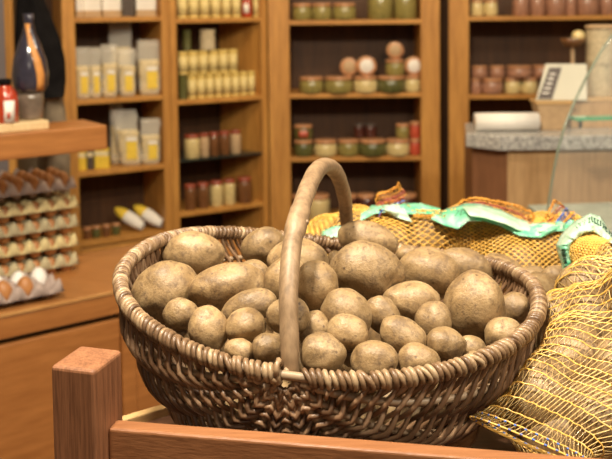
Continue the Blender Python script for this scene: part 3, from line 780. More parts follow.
# ------------------------------------------------------------------ wicker basket
BH = .316; ZR = CZ-BH
BC = Vector((.0225, .957, ZR)); RX, RY, HB = .2185, .210, .168
yaw = math.radians(-12)
BM = Matrix.Translation(BC) @ Matrix.Rotation(yaw, 4, 'Z') @ Matrix.Rotation(math.radians(4.0), 4, 'Y')
def sup(c, n): return math.copysign(abs(c)**(2/n), c)
def rimp(a):      # a: 0 front ear, pi/2 left end, pi back ear
    ca, sa = math.cos(a), math.sin(a)
    n = 2.25
    q_ = sup(sa, n); return Vector((-RX*q_, -RY*sup(ca, n), .025*q_*q_))
def hull(a, b, off=0.0):      # a pole angle (0 front .. pi back), b 0 left rim .. pi right rim
    def P(a, b):
        sa, ca = math.sin(a), math.cos(a); sb, cb = math.sin(b), math.cos(b)
        n = 2.25
        ra = sup(sa, n)
        # profile across: superellipse
        return Vector((-RX*ra*sup(cb, 1.78), -RY*sup(ca, n), -HB*(abs(ra)**.80)*sup(sb, 1.78)+.025*ra*ra*cb*cb))
    p_ = P(a, b)
    if off:
        e = 1e-3
        n_ = (P(a+e, b)-P(a-e, b)).cross(P(a, b+e)-P(a, b-e))
        if n_.length < 1e-12: n_ = p_.copy()
        n_.normalize()
        if n_.dot(p_-Vector((0,0,-HB*.35))) < 0: n_ = -n_
        p_ = p_+n_*off
    return p_
def W(p_): return BM @ p_
basket = empty('wicker_basket', BC-Z*HB, 'oval brown wicker basket with an arched stick handle, heaped with potatoes', 'basket')
# rim core
NR = 120
MB().tube([W(rimp(2*PI*i/NR)) for i in range(NR)], .0042, 8, closed=True).build('rim', M['rib'], basket)
# arclength table of rim
tab = [rimp(2*PI*i/2000) for i in range(2001)]
acc = [0]
for i in range(2000): acc.append(acc[-1]+(tab[i+1]-tab[i]).length)
TL = acc[-1]
def rim_at(s):
    s %= TL; lo, hi = 0, 2000
    while hi-lo > 1:
        m_ = (lo+hi)//2
        if acc[m_] <= s: lo = m_
        else: hi = m_
    f = (s-acc[lo])/(acc[lo+1]-acc[lo]); return (lo+f)/2000*2*PI
wr = MB(); s = .0
pitch = .0056
nw = int(TL/pitch)
for k in range(nw):
    s = k*pitch+random.uniform(-.0008,.0008)
    dfront = min(s, TL-s)
    dd = s if s < TL/2 else s-TL
    if -.016 < dd < .004: continue      # bare rim beside the handle ear
    a0 = rim_at(s-.002); a1 = rim_at(s+.002); c = rimp(rim_at(s)); tg = (rimp(a1)-rimp(a0)).normalized()
    nr = tg.cross(Vector((0,0,1))).normalized()
    sl = (.0036+random.uniform(-.0012,.0012))*(1 if k % 9 else 2.2)
    rr_ = .0058+random.uniform(-.0004,.0005)
    sg = 1
    pts = []
    for j in range(14):
        an = 2*PI*j/14
        pts.append(W(c+nr*math.cos(an)*rr_+Vector((0,0,1))*math.sin(an)*rr_*1.05+tg*sg*math.sin(an+.6)*sl*.7))
    wr.tube(pts, .0026+random.uniform(-.0003,.0003), 6, closed=True)
# lashing by the handle foot
c = rimp(rim_at(.006))
wr.tube([W(c+Vector((.002*math.sin(3*i), -.0075*math.cos(i*.5), .010*math.sin(i*.5)+.002))) for i in range(13)], .0026, 6)
wr.build('rim_wrapping', M['wrap'], basket)
# ribs
NB = 11
bs = [PI*(k+1)/(NB) for k in range(NB-1)]
bs = [0]+bs+[PI]
for k in range(1, NB):
    b = bs[k]
    MB().tube([W(hull(.05+(PI-.10)*i/48, b, .0)) for i in range(49)], .0030 if k % 2 else .0037, 7).build('rib', M['rib'], basket)
# weft strands
acH = []; na = 400
for i in range(na+1): acH.append(0 if i == 0 else acH[-1]+(hull(PI*i/na, .35)-hull(PI*(i-1)/na, .35)).length)
def a_at(s):
    for i in range(na):
        if acH[i+1] >= s: return PI*(i+(s-acH[i])/(acH[i+1]-acH[i]))/na
    return PI
wv = MB(); NWF = int(acH[-1]/.0064)
for k in range(2, NWF-1):
    a = a_at(acH[-1]*(k+random.uniform(-.12,.12))/NWF)
    par = k % 2
    pts = []
    subs = 4
    jit = random.uniform(-.4,.4)
    for r_ in range(NB):
        for q_ in range(subs):
            v = q_/subs; b = bs[r_]*(1-v)+bs[r_+1]*v
            w_ = math.cos(PI*(r_+v))*(1 if par else -1)
            amp = .0058*min(1, math.sin(a)*5)
            if r_ == 0: w_ = w_*v
            if r_ == NB-1: w_ = w_*(1-v)
            # weavers slump towards the poles between ribs -> chevrons
            tri = (1-2*v)*(1 if r_ % 2 else -1)
            da = -.19*math.sin(2*a)*math.sin(b)**1.2 + .030*tri*abs(math.cos(a))*math.sin(b)**.5
            pts.append(W(hull(min(PI-.03, max(.03, a+da)), min(PI-.02, max(.02, b)), w_*amp)))
    pts.append(W(hull(a, PI-.02, 0)))
    wv.tube(pts, .0025+random.uniform(-.0004,.0004), 6)
wv.build('woven_side', M['weave'], basket)
# handle
FE, BE = W(rimp(0)), W(rimp(PI))
hp = []
path = [(290,372,0.0), (290,355,0.0), (289,325,.02), (288.5,295,.05), (290,265,.10), (293,240,.16), (300,212,.24), (308,188,.33), (316,172,.42), (324,166,.52), (333,169,.62), (340,181,.72), (345,200,.82), (347.5,225,.92), (347,250,1.0)]
fr_ = FE.y+.012
def cr_(P, i, t):
    p0, p1, p2, p3 = P[max(i-1,0)], P[i], P[min(i+1,len(P)-1)], P[min(i+2,len(P)-1)]
    return .5*((2*p1)+(-p0+p2)*t+(2*p0-5*p1+4*p2-p3)*t*t+(-p0+3*p1-3*p2+p3)*t**3)
ctrl = [at(x, y, fr_+(BE.y-.012-fr_)*w_) for x, y, w_ in path]
ctrl[-1] = BE+Vector((0,-.012,-.02))
for i in range(len(ctrl)-1):
    for j in range(6): hp.append(cr_(ctrl, i, j/6))
hp.append(ctrl[-1])
rads = []
for i, p_ in enumerate(hp):
    v = i/len(hp)
    r_ = .0079+.0013*math.sin(v*PI) + .0006*noise.noise(Vector((i*.35, 0, 0)))
    if abs(i-34) < 3: r_ += .0012
    rads.append(r_)
h = MB().tube(hp, rads, 16)
hb = h.build('handle', M['handle'], basket)
hb['label'] = 'smooth bare arched stick handle'
for c, r_ in ((hp[34]+Vector((.008,-.004,0)), .0035), (hp[2]+Vector((-.003,-.008,.001)), .003)):
    MB().lathe([(r_*.2, -r_), (r_, 0), (r_*.3, r_*.9)], c, 10, (.5,-.8,.3)).build('knot', M['rib'], basket)

# ------------------------------------------------------------------ potatoes
def potato_mesh(seed, sx_, sy_, sz_, sub=4):
    bm = bmesh.new(); bmesh.ops.create_icosphere(bm, subdivisions=sub, radius=1)
    o = Vector((seed*3.7, seed*1.3, seed*.7))
    rr = random.Random(seed)
    dents = [(Vector((rr.gauss(0,1), rr.gauss(0,1), rr.gauss(0,1))).normalized(), rr.uniform(.012,.035), rr.uniform(30,90)) for _ in range(8)]
    taper = rr.uniform(-.14,.14); bend = rr.uniform(-.10,.10)
    for v in bm.verts:
        n_ = v.co.copy()
        r = 1+.095*noise.noise(n_*1.0+o)+.045*noise.noise(n_*2.0+o)+.014*noise.noise(n_*6+o)
        for d, k_, w_ in dents:
            r -= k_*math.exp(-w_*(1-n_.dot(d)))
        q_ = n_*r
        s_ = 1+taper*q_.x
        v.co = Vector((q_.x*sx_, q_.y*sy_*s_+bend*sx_*(q_.x**2-.3)*.6, q_.z*sz_*s_))
    me = bpy.data.meshes.new('potato'); bm.to_mesh(me); bm.free()
    for p_ in me.polygons: p_.use_smooth = True
    me.materials.append(M['potato'])
    return me
# x, y, semi-width, semi-height, image tilt (deg, + = right end up), depth nudge, label
PT = [
(194,250,29,20,0,.03,'broad potato at the back left against the wicker rim'),
(166,289,33,29,38,0,'largest pitted potato at the left end of the basket'),
(227,284,39.5,22,8,0,'long kidney-like potato left of the handle'),
(252,271,18,14,0,.03,'rounded potato peeping out above the long one'),
(263,243,21,18,20,.0,'rounded potato topmost at the back left of the handle'),
(181,311,17,15.5,0,0,'small round potato below the largest left one'),
(209,326,19.5,22.5,8,0,'smooth upright oval potato near the left front rim'),
(183,329,11,9,0,.03,'tiny potato wedged behind the left front rim'),
(249,304,27,16,22,.02,'long potato running back from the blunt dark one'),
(245,323,20,17,10,0,'blunt potato in front of the long one, left of the handle'),
(240,348,15,12,-20,.0,'half-hidden potato behind the front rim, left part'),
(269,345,16.5,14.5,0,0,'small round potato at the rim just left of the handle foot'),
(298,259,30,23,-10,.03,'large potato behind the handle'),
(285,280,22,26,-5,.01,'large potato directly behind the handle stick'),
(317,283,20,25,8,-.0,'knobbly upright potato right beside the handle'),
(288,313,20.5,19,0,0,'round potato crossed by the handle'),
(313,326,17,18,0,.02,'shaded potato between the crossed one and its neighbour'),
(347,329,20,17.5,-15,-.0,'smooth round potato in the middle front'),
(347,310,25,22,-30,.015,'tall oval potato rising behind the smooth round one'),
(323,351,22,20,-15,0,'round potato at the front rim just right of the handle foot'),
(374,357,23,19,5,0,'light round potato at the middle of the front rim'),
(366,267,35,27,-8,-.01,'biggest oval potato in the centre of the heap'),
(368,237,29,18,-8,.01,'potato lying topmost behind the biggest central one'),
(336,259,9,11,0,.04,'little potato in shadow behind the handle and the central one'),
(383,312,16,20,40,.02,'shaded upright potato between the middle ones'),
(411,299,28,19.5,-6,0,'smooth oval potato right of centre'),
(402,334,24,19.5,-35,0,'plump potato under the smooth oval one'),
(430,269,31,23.5,-14,0,'large knobbly potato at the top right of centre'),
(406,251,10,9,0,.03,'small potato tip behind the two big top ones'),
(419,358,21,17,0,0,'light potato at the front rim right of centre'),
(466,263,26,17,-25,.03,'dull potato behind the large knobbly one'),
(475,304,30,34,0,-.01,'large round freckled potato on the right'),
(514,305,15,16,0,0,'small smooth potato inside the right end of the rim'),
(503,332,18.5,17,40,0,'potato leaning on the right front rim'),
(433,318,18,19,0,.02,'shaded potato between the oval and the freckled one'),
(446,341,19.5,16,-5,0,'small round brown potato near the right front rim'),
(472,346,15,13,-30,.01,'half-hidden potato below the freckled one'),
(475,356,12,8,0,-.0,'tiny pale potato just over the right front rim'),
(350,352,9,11,0,.03,'small shaded potato between the two front rim potatoes'),
]
def mound(y_):
    # find depth where ray height meets mound surface
    return None
items = []
for i, (x, y, a, b, tl, nd, lb) in enumerate(PT):
    y += 3.5
    d = ray(x, y); d = d/d.y
    best = None
    Y = .74
    while Y < 1.25:
        p_ = CAM+d*Y
        q_ = BM.inverted() @ p_
        rr_ = (q_.x/RX)**2+(q_.y/RY)**2
        zt_ = -.012+.062*max(0, 1-rr_)**.7
        if q_.z <= zt_: best = Y; break
        Y += .004
    Y = (best or 1.1)+nd
    items.append([x, y, a, b, tl, Y, lb, d])
# separation along the view rays
def ctr(it): return CAM+it[7]*it[5]
for it_ in range(160):
    for i in range(len(items)):
        for j in range(i+1, len(items)):
            A, B = items[i], items[j]
            ra = math.sqrt(A[2]*A[3])*A[5]/F; rb = math.sqrt(B[2]*B[3])*B[5]/F
            dv = (ctr(A)-ctr(B)).length
            ov = .93*(ra+rb)-dv
            if ov > 0:
                k_ = min(.004, ov*.4)
                if A[5] > B[5]: A[5] += k_; B[5] -= k_*.7
                else: B[5] += k_; A[5] -= k_*.7
    for A in items:      # keep inside the rim
        q_ = BM.inverted() @ ctr(A)
        ra = math.sqrt(A[2]*A[3])*A[5]/F
        lim = 1-.85*(ra+.010)/min(RX, RY)
        rr_ = math.sqrt((q_.x/RX)**2+(q_.y/RY)**2)
        if q_.z < .03 and rr_ > lim: A[5] += .003 if q_.y < 0 else -.003
def spawn(loc, me, rot, label, group=None):
    o = bpy.data.objects.new('potato', me); col.objects.link(o); o.location = loc; o.rotation_euler = rot
    return tag(o, label, 'potato', group)
RB = ROT.to_4x4()
for i, (x, y, a, b, tl, Y, lb, d) in enumerate(items):
    k_ = Y/F*1.07
    th = (min(a, b)*.95+.05*max(a, b))*k_
    me = potato_mesh(i+11, a*k_, b*k_, th)
    mloc = Matrix.Rotation(math.radians(-14), 3, 'X')      # local x = image x, y = image up, z toward viewer
    R_ = (ROT @ Matrix.Rotation(math.radians(tl), 3, 'Z')).to_euler()
    spawn(CAM+d*Y, me, R_, lb+', in the wicker basket' if 'basket' not in lb else lb, 'loose potatoes heaped in the wicker basket')
fill = [potato_mesh(100+i, .036+.004*(i % 3), .029+.002*(i % 2), .028, 3) for i in range(6)]
# lower layer in the basket
n = 0
placed = [(ctr(A), math.sqrt(A[2]*A[3])*A[5]/F) for A in items]
for gx in range(-3, 4):
    for gy in range(-3, 4):
        for gz in (0, 1):
            lp = Vector((gx*.060+(gy % 2)*.03+gz*.02, gy*.056+gz*.02, -.120+gz*.052))
            sxx = abs(lp.z)/HB
            lim = (1-sxx**2.4)**.5-.13
            if (lp.x/RX)**2+(lp.y/RY)**2 > lim**2 - .05*gz: continue
            wp = W(lp)
            if any((wp-c_).length < .80*(r_+.032) for c_, r_ in placed): continue
            placed.append((wp, .032))
            spawn(wp, fill[n % 6], (random.random()*6, random.random()*6, random.random()*6), 'potato deep in the basket, seen through gaps between the heaped ones', 'potatoes deep inside the wicker basket'); n += 1
print('deep', n)

# loose potatoes behind the right rim
for i, (x, y, a, b, tl, Y, lb) in enumerate([
 (541,289,21,16,-20,1.16,'bare potato outside the basket beside its right rim'),
 (530,276,18,10,10,1.24,'bare potato behind the basket rim in front of the net'),
 (503,266,22,11,-15,1.25,'long bare potato lying between the rim and the net'),
 (556,276,15,11,0,1.22,'bare potato next to the green printed film')]):
    k_ = Y/F
    me = potato_mesh(60+i, a*k_, b*k_, max(b, a*.7)*k_)
    spawn(at(x, y, Y), me, (ROT @ Matrix.Rotation(math.radians(tl), 3, 'Z')).to_euler(), lb, 'bare potatoes just outside the basket')

# ------------------------------------------------------------------ net bags
def pack(c, semi, n_, seed, rad=.034, keep=None, avoid=None):
    rr = random.Random(seed); P = []
    c = Vector(c)
    for _ in range(n_):
        while True:
            v = Vector((rr.uniform(-1,1), rr.uniform(-1,1), rr.uniform(-1,1)))
            if v.length < .9: break
        P.append(Vector((v.x*semi[0], v.y*semi[1], v.z*semi[2])))
    for it_ in range(220):
        for i in range(n_):
            for j in range(i+1, n_):
                d = P[i]-P[j]; l = d.length
                if l < 1.86*rad:
                    d = d/(l+1e-6)*(1.86*rad-l)*.5; P[i] += d; P[j] -= d
        for i in range(n_):
            p_ = P[i]; e = Vector((p_.x/(semi[0]-rad), p_.y/(semi[1]-rad), p_.z/(semi[2]-rad)))
            if e.length > 1: P[i] = p_/e.length
    return [Vector((c.x+p_.x, max(c.y+p_.y, .752), c.z+p_.z)) for p_ in P]
bagm = [potato_mesh(200+i, .040, .034, .033, 3) for i in range(6)]
def ellip(locs, seed):
    rr = random.Random(seed); out = []
    for i, l in enumerate(locs):
        e = (rr.random()*6, rr.random()*6, rr.random()*6); from_ = __import__('mathutils').Euler(e).to_matrix()
        out.append((l, e, from_.transposed(), bagm[rr.randrange(6)]))
    return out
def envelope(axis, frame, NT, NP, prof, pots, margin=.0035, smooth=14, floor=None):
    """axis(t) -> point, frame(t) -> (e1,e2); returns grid of points"""
    S_ = (.043, .037, .036)
    R = [[0]*NP for _ in range(NT)]
    for i in range(NT):
        t_ = i/(NT-1); A = axis(t_); e1, e2 = frame(t_)
        for j in range(NP):
            an = 2*PI*j/NP; D = e1*math.cos(an)+e2*math.sin(an)
            best = prof(t_)*.55
            for (l, e, Rt, me) in pots:
                oc = A-l
                if oc.length > .32: continue
                o_ = Rt @ oc; dd_ = Rt @ D
                o_ = Vector((o_.x/S_[0], o_.y/S_[1], o_.z/S_[2])); dd_ = Vector((dd_.x/S_[0], dd_.y/S_[1], dd_.z/S_[2]))
                a_ = dd_.dot(dd_); b_ = o_.dot(dd_); c_ = o_.dot(o_)-1; dis = b_*b_-a_*c_
                if dis > 0:
                    h_ = (-b_+math.sqrt(dis))/a_
                    if h_ > best: best = h_
            R[i][j] = best+margin
    H0 = [r[:] for r in R]
    for _ in range(smooth):
        N_ = [r[:] for r in R]
        for i in range(NT):
            for j in range(NP):
                av = (R[i][j-1]+R[i][(j+1) % NP])*.5
                if 0 < i < NT-1: av = av*.6+(R[i-1][j]+R[i+1][j])*.5*.4
                N_[i][j] = max(H0[i][j], av*.997)
        R = N_
    G = []
    for i in range(NT):
        t_ = i/(NT-1); A = axis(t_); e1, e2 = frame(t_)
        row_ = []
        for j in range(NP):
            an = 2*PI*j/NP; q_ = A+(e1*math.cos(an)+e2*math.sin(an))*R[i][j]
            if floor is not None and q_.z < floor: q_.z = floor
            row_.append(q_)
        G.append(row_)
    return G
def sampler(G):
    NT, NP = len(G), len(G[0])
    def s_(t_, ph):
        a = max(0, min(NT-1.0001, t_*(NT-1))); i = int(a); f = a-i
        b = (ph % 1)*NP; j = int(b) % NP; g = b-int(b)
        return (G[i][j]*(1-f)+G[i+1][j]*f)*(1-g)+(G[i][(j+1) % NP]*(1-f)+G[i+1][(j+1) % NP]*f)*g
    return s_

# ---- bag C: big bag right of the basket
cC_ = Vector((.352, .905, CZ-.378)); semC = (.135, .165, .118)
expl = [at(x, y, Y) for x, y, Y in [(541,403,.815), (592,418,.80), (574,364,.85), (622,374,.83), (558,446,.80), (612,462,.80), (600,326,.90), (560,330,.93), (592,290,1.0), (645,420,.80), (645,310,.93), (628,274,1.05)]]
expl = [Vector((q_.x, q_.y, max(q_.z, ZP+.036))) for q_ in expl]
def apart(P, k):
    for _ in range(120):
        for i in range(len(P)):
            for j in range(i+1, len(P)):
                d = P[i]-P[j]; l = d.length
                if l < .064:
                    d = d/(l+1e-6)*(.064-l)*.5
                    if i >= k: P[i] += d*1.0
                    if j >= k: P[j] -= d
            if i >= k: P[i].z = max(P[i].z, ZP+.036); P[i].y = max(P[i].y, .76)
    return P
inner = [q_ for q_ in pack(cC_, semC, 38, 5) if all((q_-e_).length > .052 for e_ in expl)]
pots = ellip(apart(expl+inner, len(expl)), 5)
hem_l, hem_r = at(470, 417, .775), at(588, 468, .728)
hemc = (hem_l+hem_r)/2; hemv = (hem_r-hem_l)/2
endc = Vector((.44, 1.13, CZ-.30))
axd = (endc-hemc).normalized()
e1 = (hemv-axd*hemv.dot(axd)).normalized(); e2 = axd.cross(e1).normalized()
if e2.z < 0: e2 = -e2
def axC(t_):
    # bend the axis through the centre of the body
    return hemc*(1-t_)**2+2*(1-t_)*t_*(cC_*2-(hemc+endc)*.5)*1.0+endc*t_**2
def axC(t_):
    mid = cC_
    a = hemc.lerp(mid, min(1, t_*2)) if t_ < .5 else mid.lerp(endc, (t_-.5)*2)
    return a
NTc, NPc = 72, 120
GT = envelope(axC, lambda t_: (e1, e2), NTc, NPc, lambda t_: .05, pots, smooth=8)
bh = bmesh.new()
for (l, e, Rt, me) in pots:
    Rm = Rt.transposed()
    for v in list(me.vertices)[::7]: bh.verts.new(l+Rm @ (v.co*1.06))
for k in range(9): bh.verts.new(hemc+hemv*(k/4-1)+e2*.002); bh.verts.new(hemc+hemv*(k/4-1)-e2*.002)
for k in range(12): bh.verts.new(endc+(e1*math.cos(k*PI/6)+e2*math.sin(k*PI/6))*.035)
rh = bmesh.ops.convex_hull(bh, input=bh.verts)
bmesh.ops.delete(bh, geom=[v for v in bh.verts if not v.link_faces], context='VERTS')
bh.faces.ensure_lookup_table()
HT = BVHTree.FromBMesh(bh)
GC = []
for i in range(NTc):
    t_ = i/(NTc-1); A = axC(.004+t_*.992); rw = []
    for j in range(NPc):
        an = 2*PI*j/NPc; D = e1*math.cos(an)+e2*math.sin(an)
        h_ = HT.ray_cast(A+D*.6, -D)
        rh_ = (h_[0]-A).dot(D) if h_[0] is not None else .004
        rt_ = min((GT[i][j]-A).dot(D), rh_)
        r_ = rt_+(max(rh_, .002)-rt_)*.26
        q_ = A+D*r_
        w_ = max(0, 1-t_/.13); w_ = w_*w_*(3-2*w_)
        q_ = q_.lerp(hemc+hemv*math.cos(an)+e2*math.sin(an)*.004+axd*t_*.25, w_)
        qb = BM.inverted() @ q_
        ee = Vector((qb.x/(RX+.012), qb.y/(RY+.012), qb.z/HB))
        if ee.length < 1 and qb.z < .03:
            ee.normalize(); q_ = BM @ Vector((ee.x*(RX+.012), ee.y*(RY+.012), ee.z*HB))
        q_.z = max(q_.z, ZP+.003)
        rw.append(q_)
    GC.append(rw)
bh.free()
for _ in range(3):
    GC = [GC[0]]+[[(GC[i][j]*2+GC[i][j-1]+GC[i][(j+1) % NPc]+GC[i-1][j]+GC[i+1][j])/6 for j in range(NPc)] for i in range(1, NTc-1)]+[GC[-1]]
sC = sampler(GC)
bagC = empty('potato_net_bag', Vector((cC_.x, cC_.y, ZP)), 'big yellow net bag of potatoes leaning against the right side of the basket', 'net bag')
rows_n = 46; NPz = 62
cords = MB(); fil = MB()
rt = [.0+ (i/(rows_n-1))**.93*.985 for i in range(rows_n)]
for i, t_ in enumerate(rt):
    nn = 150
    cords.tube([sC(t_+.0008*math.sin(j*.9+i), j/nn)+Vector((0,0,0)) for j in range(nn)], .00085 if i > 0 else .0012, 4, closed=True)
for i in range(rows_n-1):
    pts = []
    for j in range(NPz*2+1):
        v = j/(NPz*2)
        tt = rt[i] if j % 2 == 0 else rt[i+1]
        pts.append(sC(tt, v+random.uniform(-.0015,.0015)))
    fil.tube(pts, .00075, 3, cap=False)
    # second strand crossing near it
    if i > rows_n*.55:
        pts = [sC(rt[i] if j % 2 == 0 else rt[i+1], (j+.22)/(NPz*2)) for j in range(NPz*2+1)]
        fil.tube(pts, .0005, 3, cap=False)
net = cords.build('net_cords', M['net'], bagC); fil.build('net_filaments', M['net2'], bagC)
hm = MB()
for t_ in (.004, .028):
    for j in range(0, 150, 5):
        hm.tube([sC(t_, (j+d)/150)-Vector((0,.0012,0)) for d in (0, .6, 1.3)], .0011, 4)
o = hm.build('hem_stitching', M['blue'], bagC); o['label'] = 'blue dotted hem stitching'
gq = 'potatoes inside the big right net bag'
for (l, e, Rt, me) in pots:
    spawn(l, me, e, 'potato behind the yellow netting of the big right-hand bag', gq)

# ---- hex net bags behind the basket
def hexnet(S_, rows_, cols_, r, ph0=0.0, ph1=1.0, t0=0.0, t1=1.0):
    b = MB()
    for i in range(rows_):
        # each row is a wavy strand; neighbours touch at the crests -> hexagonal cells
        pts = []
        for j in range(cols_*4+1):
            c_ = j % 4
            up = [0, 0, 1, 1][c_]
            if i % 2: up = 1-up
            t_ = t0+(t1-t0)*(i+.04+.92*up)/rows_
            v = ph0+(ph1-ph0)*(j+(.25 if c_ in (0, 2) else -.25))/(cols_*4)
            pts.append(S_(t_, v))
        b.tube(pts, r, 4, cap=False)
    return b
def rear_bag(c, semi, n_, seed, ax, rows_, cols_, label, group, r=.0009, plabel=''):
    c = Vector(c); pots = ellip(pack(c, semi, n_, seed), seed)
    ax = Vector(ax).normalized(); e1 = ax.cross(Z).normalized(); e2 = e1.cross(ax).normalized()
    L_ = abs(ax.x)*semi[0]+abs(ax.y)*semi[1]
    rm = min(semi)
    G = envelope(lambda t_: c+ax*(t_*2-1)*L_*1.05, lambda t_: (e1, e2), 44, 80, lambda t_: rm*max(.03, math.sin(PI*t_))**.5*1.5, pots, floor=ZP+.002, smooth=20)
    S_ = sampler(G)
    b = empty('potato_net_bag', Vector((c.x, c.y, ZP)), label, 'net bag')
    hexnet(S_, rows_, cols_, r).build('netting', M['net'], b)
    for (l, e, Rt, me) in pots: spawn(l, me, e, plabel, group)
    return b, S_
bagA, SA = rear_bag((.125, 1.40, ZP+.086), (.150, .105, .084), 17, 21, (1, .08, 0), 46, 56,
    'yellow hexagonal-mesh potato bag behind the basket, directly right of the handle', 'potatoes inside the rear left net bag', plabel='potato behind hexagonal yellow netting in the rear left bag')
bagB, SB = rear_bag((.335, 1.40, ZP+.078), (.165, .125, .076), 20, 33, (1, -.12, 0), 72, 84,
    'dense yellow net bag behind the basket with a green printed band on top', 'potatoes inside the rear right net bag', plabel='potato behind dense yellow netting in the rear right bag')

# plastic bands: ribbon between an upper and a lower pixel line, crumpled in depth
def surf_tree(S_):
    vs = [S_(i/40, j/80) for i in range(41) for j in range(80)]
    fs = [(i*80+j, i*80+(j+1) % 80, (i+1)*80+(j+1) % 80, (i+1)*80+j) for i in range(40) for j in range(80)]
    return BVHTree.FromPolygons(vs, fs)
TREES = {bagA: surf_tree(SA), bagB: surf_tree(SB), bagC: surf_tree(sC)}
def front(x, y, Y, parent):
    d = ray(x, y).normalized(); best = Y
    for tr in TREES.values():
        h = tr.ray_cast(CAM, d)
        if h[0] is not None: best = min(best, h[0].y-.010)
    return max(best, Y-.09)
def ribbon(name, top, bot, Yt, Yb, m, parent, seed=0, cr=.006, n=60, k=9):
    def samp(L, v):
        a = v*(len(L)-1); i = min(len(L)-2, int(a)); f = a-i; f = f*f*(3-2*f)*.4+f*.6
        return L[i][0]*(1-f)+L[i+1][0]*f, L[i][1]*(1-f)+L[i+1][1]*f
    P = []
    for i in range(n+1):
        v = i/n; tx, ty = samp(top, v); bx, by = samp(bot, v); rw = []
        for j in range(k+1):
            w_ = j/k; x = tx*(1-w_)+bx*w_; y = ty*(1-w_)+by*w_
            Y = Yt*(1-w_)+Yb*w_ - .012*math.sin(PI*w_)
            nz = noise.noise(Vector((v*14+seed, w_*2.5, seed)))*cr+noise.noise(Vector((v*40+seed, w_*5, seed)))*cr*.4
            rw.append(at(x, y+nz*90, front(x, y, Y, parent)+nz*.9))
        P.append(rw)
    return MB().grid(P).build(name, m, parent, True, solid=.0006), P
def scribble(P, i0, i1, j, parent, h=2, step=2):
    b = MB(); rr = random.Random(i0+j)
    for i in range(i0, i1, step):
        a, c_, d_ = P[i][j], P[i][j+h], P[min(len(P)-1, i+1)][j]; e_ = P[min(len(P)-1, i+1)][j+h]
        off = Vector((0,-.0022,0))
        q0 = a+off; q1 = c_+off; q2 = d_+off; q3 = e_+off
        pat = rr.choice([[q0, q1], [q0, q2, q1, q3], [q2, q0, q1, q3], [q0, q2, (q0+q1)/2+ (q3-q1)*.8, q1], [q0, q1, q2]])
        b.tube(pat, .0009, 4)
    return b.build('printed_text', M['ink'], parent)
# green band over bag B
_, P1 = ribbon('plastic_band', [(433,214), (447,209), (466,203), (482,204), (500,209), (516,217), (532,223), (552,222), (572,220), (584,224)],
    [(431,219), (446,226), (458,229), (468,221), (484,221), (500,226), (520,236), (540,238), (556,231), (578,232)], 1.40, 1.33, M['film'], bagB, 3)
scribble(P1, 10, 24, 2, bagB); 
ribbon('plastic_band', [(462,206), (480,205), (500,210), (520,219), (540,224), (565,222)], [(470,216), (484,218), (505,224), (520,231), (540,232), (562,229)], 1.375, 1.325, M['film_pale'], bagB, 9, .003)
# green film on bag A
ribbon('plastic_band', [(361,214), (372,205), (386,205), (400,203), (420,203), (440,208)], [(360,222), (374,214), (388,212), (402,214), (424,214), (441,214)], 1.42, 1.40, M['film'], bagA, 5, .006)
ribbon('plastic_band', [(385,206), (394,203), (402,206)], [(385,212), (398,218), (412,222)], 1.38, 1.36, M['film_pale'], bagA, 6, .004, 24)
ribbon('plastic_band', [(317,243), (322,231), (334,226), (345,227), (352,231)], [(322,250), (330,244), (338,240), (346,239), (354,240)], 1.36, 1.33, M['film'], bagA, 7, .006, 30)
# pale film on bag C neck
_, P2 = ribbon('plastic_band', [(556,246), (562,233), (575,221), (590,213), (600,216), (608,228), (616,240)], [(568,244), (575,240), (584,233), (594,231), (602,238), (612,244), (622,248)], 1.17, 1.13, M['film_pale'], bagC, 11, .006, 40)
scribble(P2, 12, 36, 2, bagC)
_, P3 = ribbon('plastic_band', [(556,246), (558,254), (561,264), (563,273)], [(571,243), (569,252), (571,262), (566,276)], 1.14, 1.12, M['film'], bagC, 13, .003, 24)
scribble(P3, 4, 22, 3, bagC)
# lace-like gathered mouths
def lace(name, A, B, Ya, Yb, nn, m1, m2, parent, seed=0, r=.0008, jit=1.2):
    rr = random.Random(seed); b = MB(); c_ = MB(); nn = int(nn*.75)
    def samp(L, v):
        a = v*(len(L)-1); i = min(len(L)-2, int(a)); f = a-i; return L[i][0]*(1-f)+L[i+1][0]*f, L[i][1]*(1-f)+L[i+1][1]*f
    def rail(v, w_):
        x0, y0 = samp(A, v); x1, y1 = samp(B, v)
        nz = noise.noise(Vector((v*25+seed, w_*3, 1)))
        xx, yy = x0*(1-w_)+x1*w_, y0*(1-w_)+y1*w_
        return at(xx+rr.uniform(-jit, jit)*.3, yy+nz*jit, front(xx, yy, Ya*(1-w_)+Yb*w_, parent)+nz*.006)
    for w_ in (0, .12, .5, 1): b.tube([rail(i/(nn*2), w_) for i in range(nn*2+1)], r*(1.2 if w_ < .2 else .8), 4)
    zz = [rail(i/nn, 0 if i % 2 else .55) for i in range(nn+1)]
    b.tube(zz, r*.8, 3)
    zz = [rail(i/nn, .5 if i % 2 else 1) for i in range(nn+1)]
    c_.tube(zz, r*1.1, 3); c_.tube([rail(i/nn, .75) for i in range(nn+1)], r*1.5, 4)
    b.build(name, m1, parent); c_.build(name.replace('mouth', 'stripe'), m2, parent)
lace('gathered_mouth', [(452,211), (462,200), (476,197), (492,200), (505,202), (520,206), (534,213), (533,224)], [(462,210), (470,205), (482,204), (496,208), (508,212), (520,218), (528,222), (529,225)], 1.44, 1.40, 60, M['orange'], M['red'], bagB, 1)
lace('gathered_mouth', [(432,214), (446,210), (458,204)], [(430,219), (444,214), (458,208)], 1.43, 1.40, 22, M['net'], M['orange'], bagB, 2)
lace('gathered_mouth', [(541,222), (548,212), (554,200), (560,203)], [(550,224), (556,216), (563,208), (568,210)], 1.44, 1.42, 26, M['orange'], M['red'], bagB, 3)
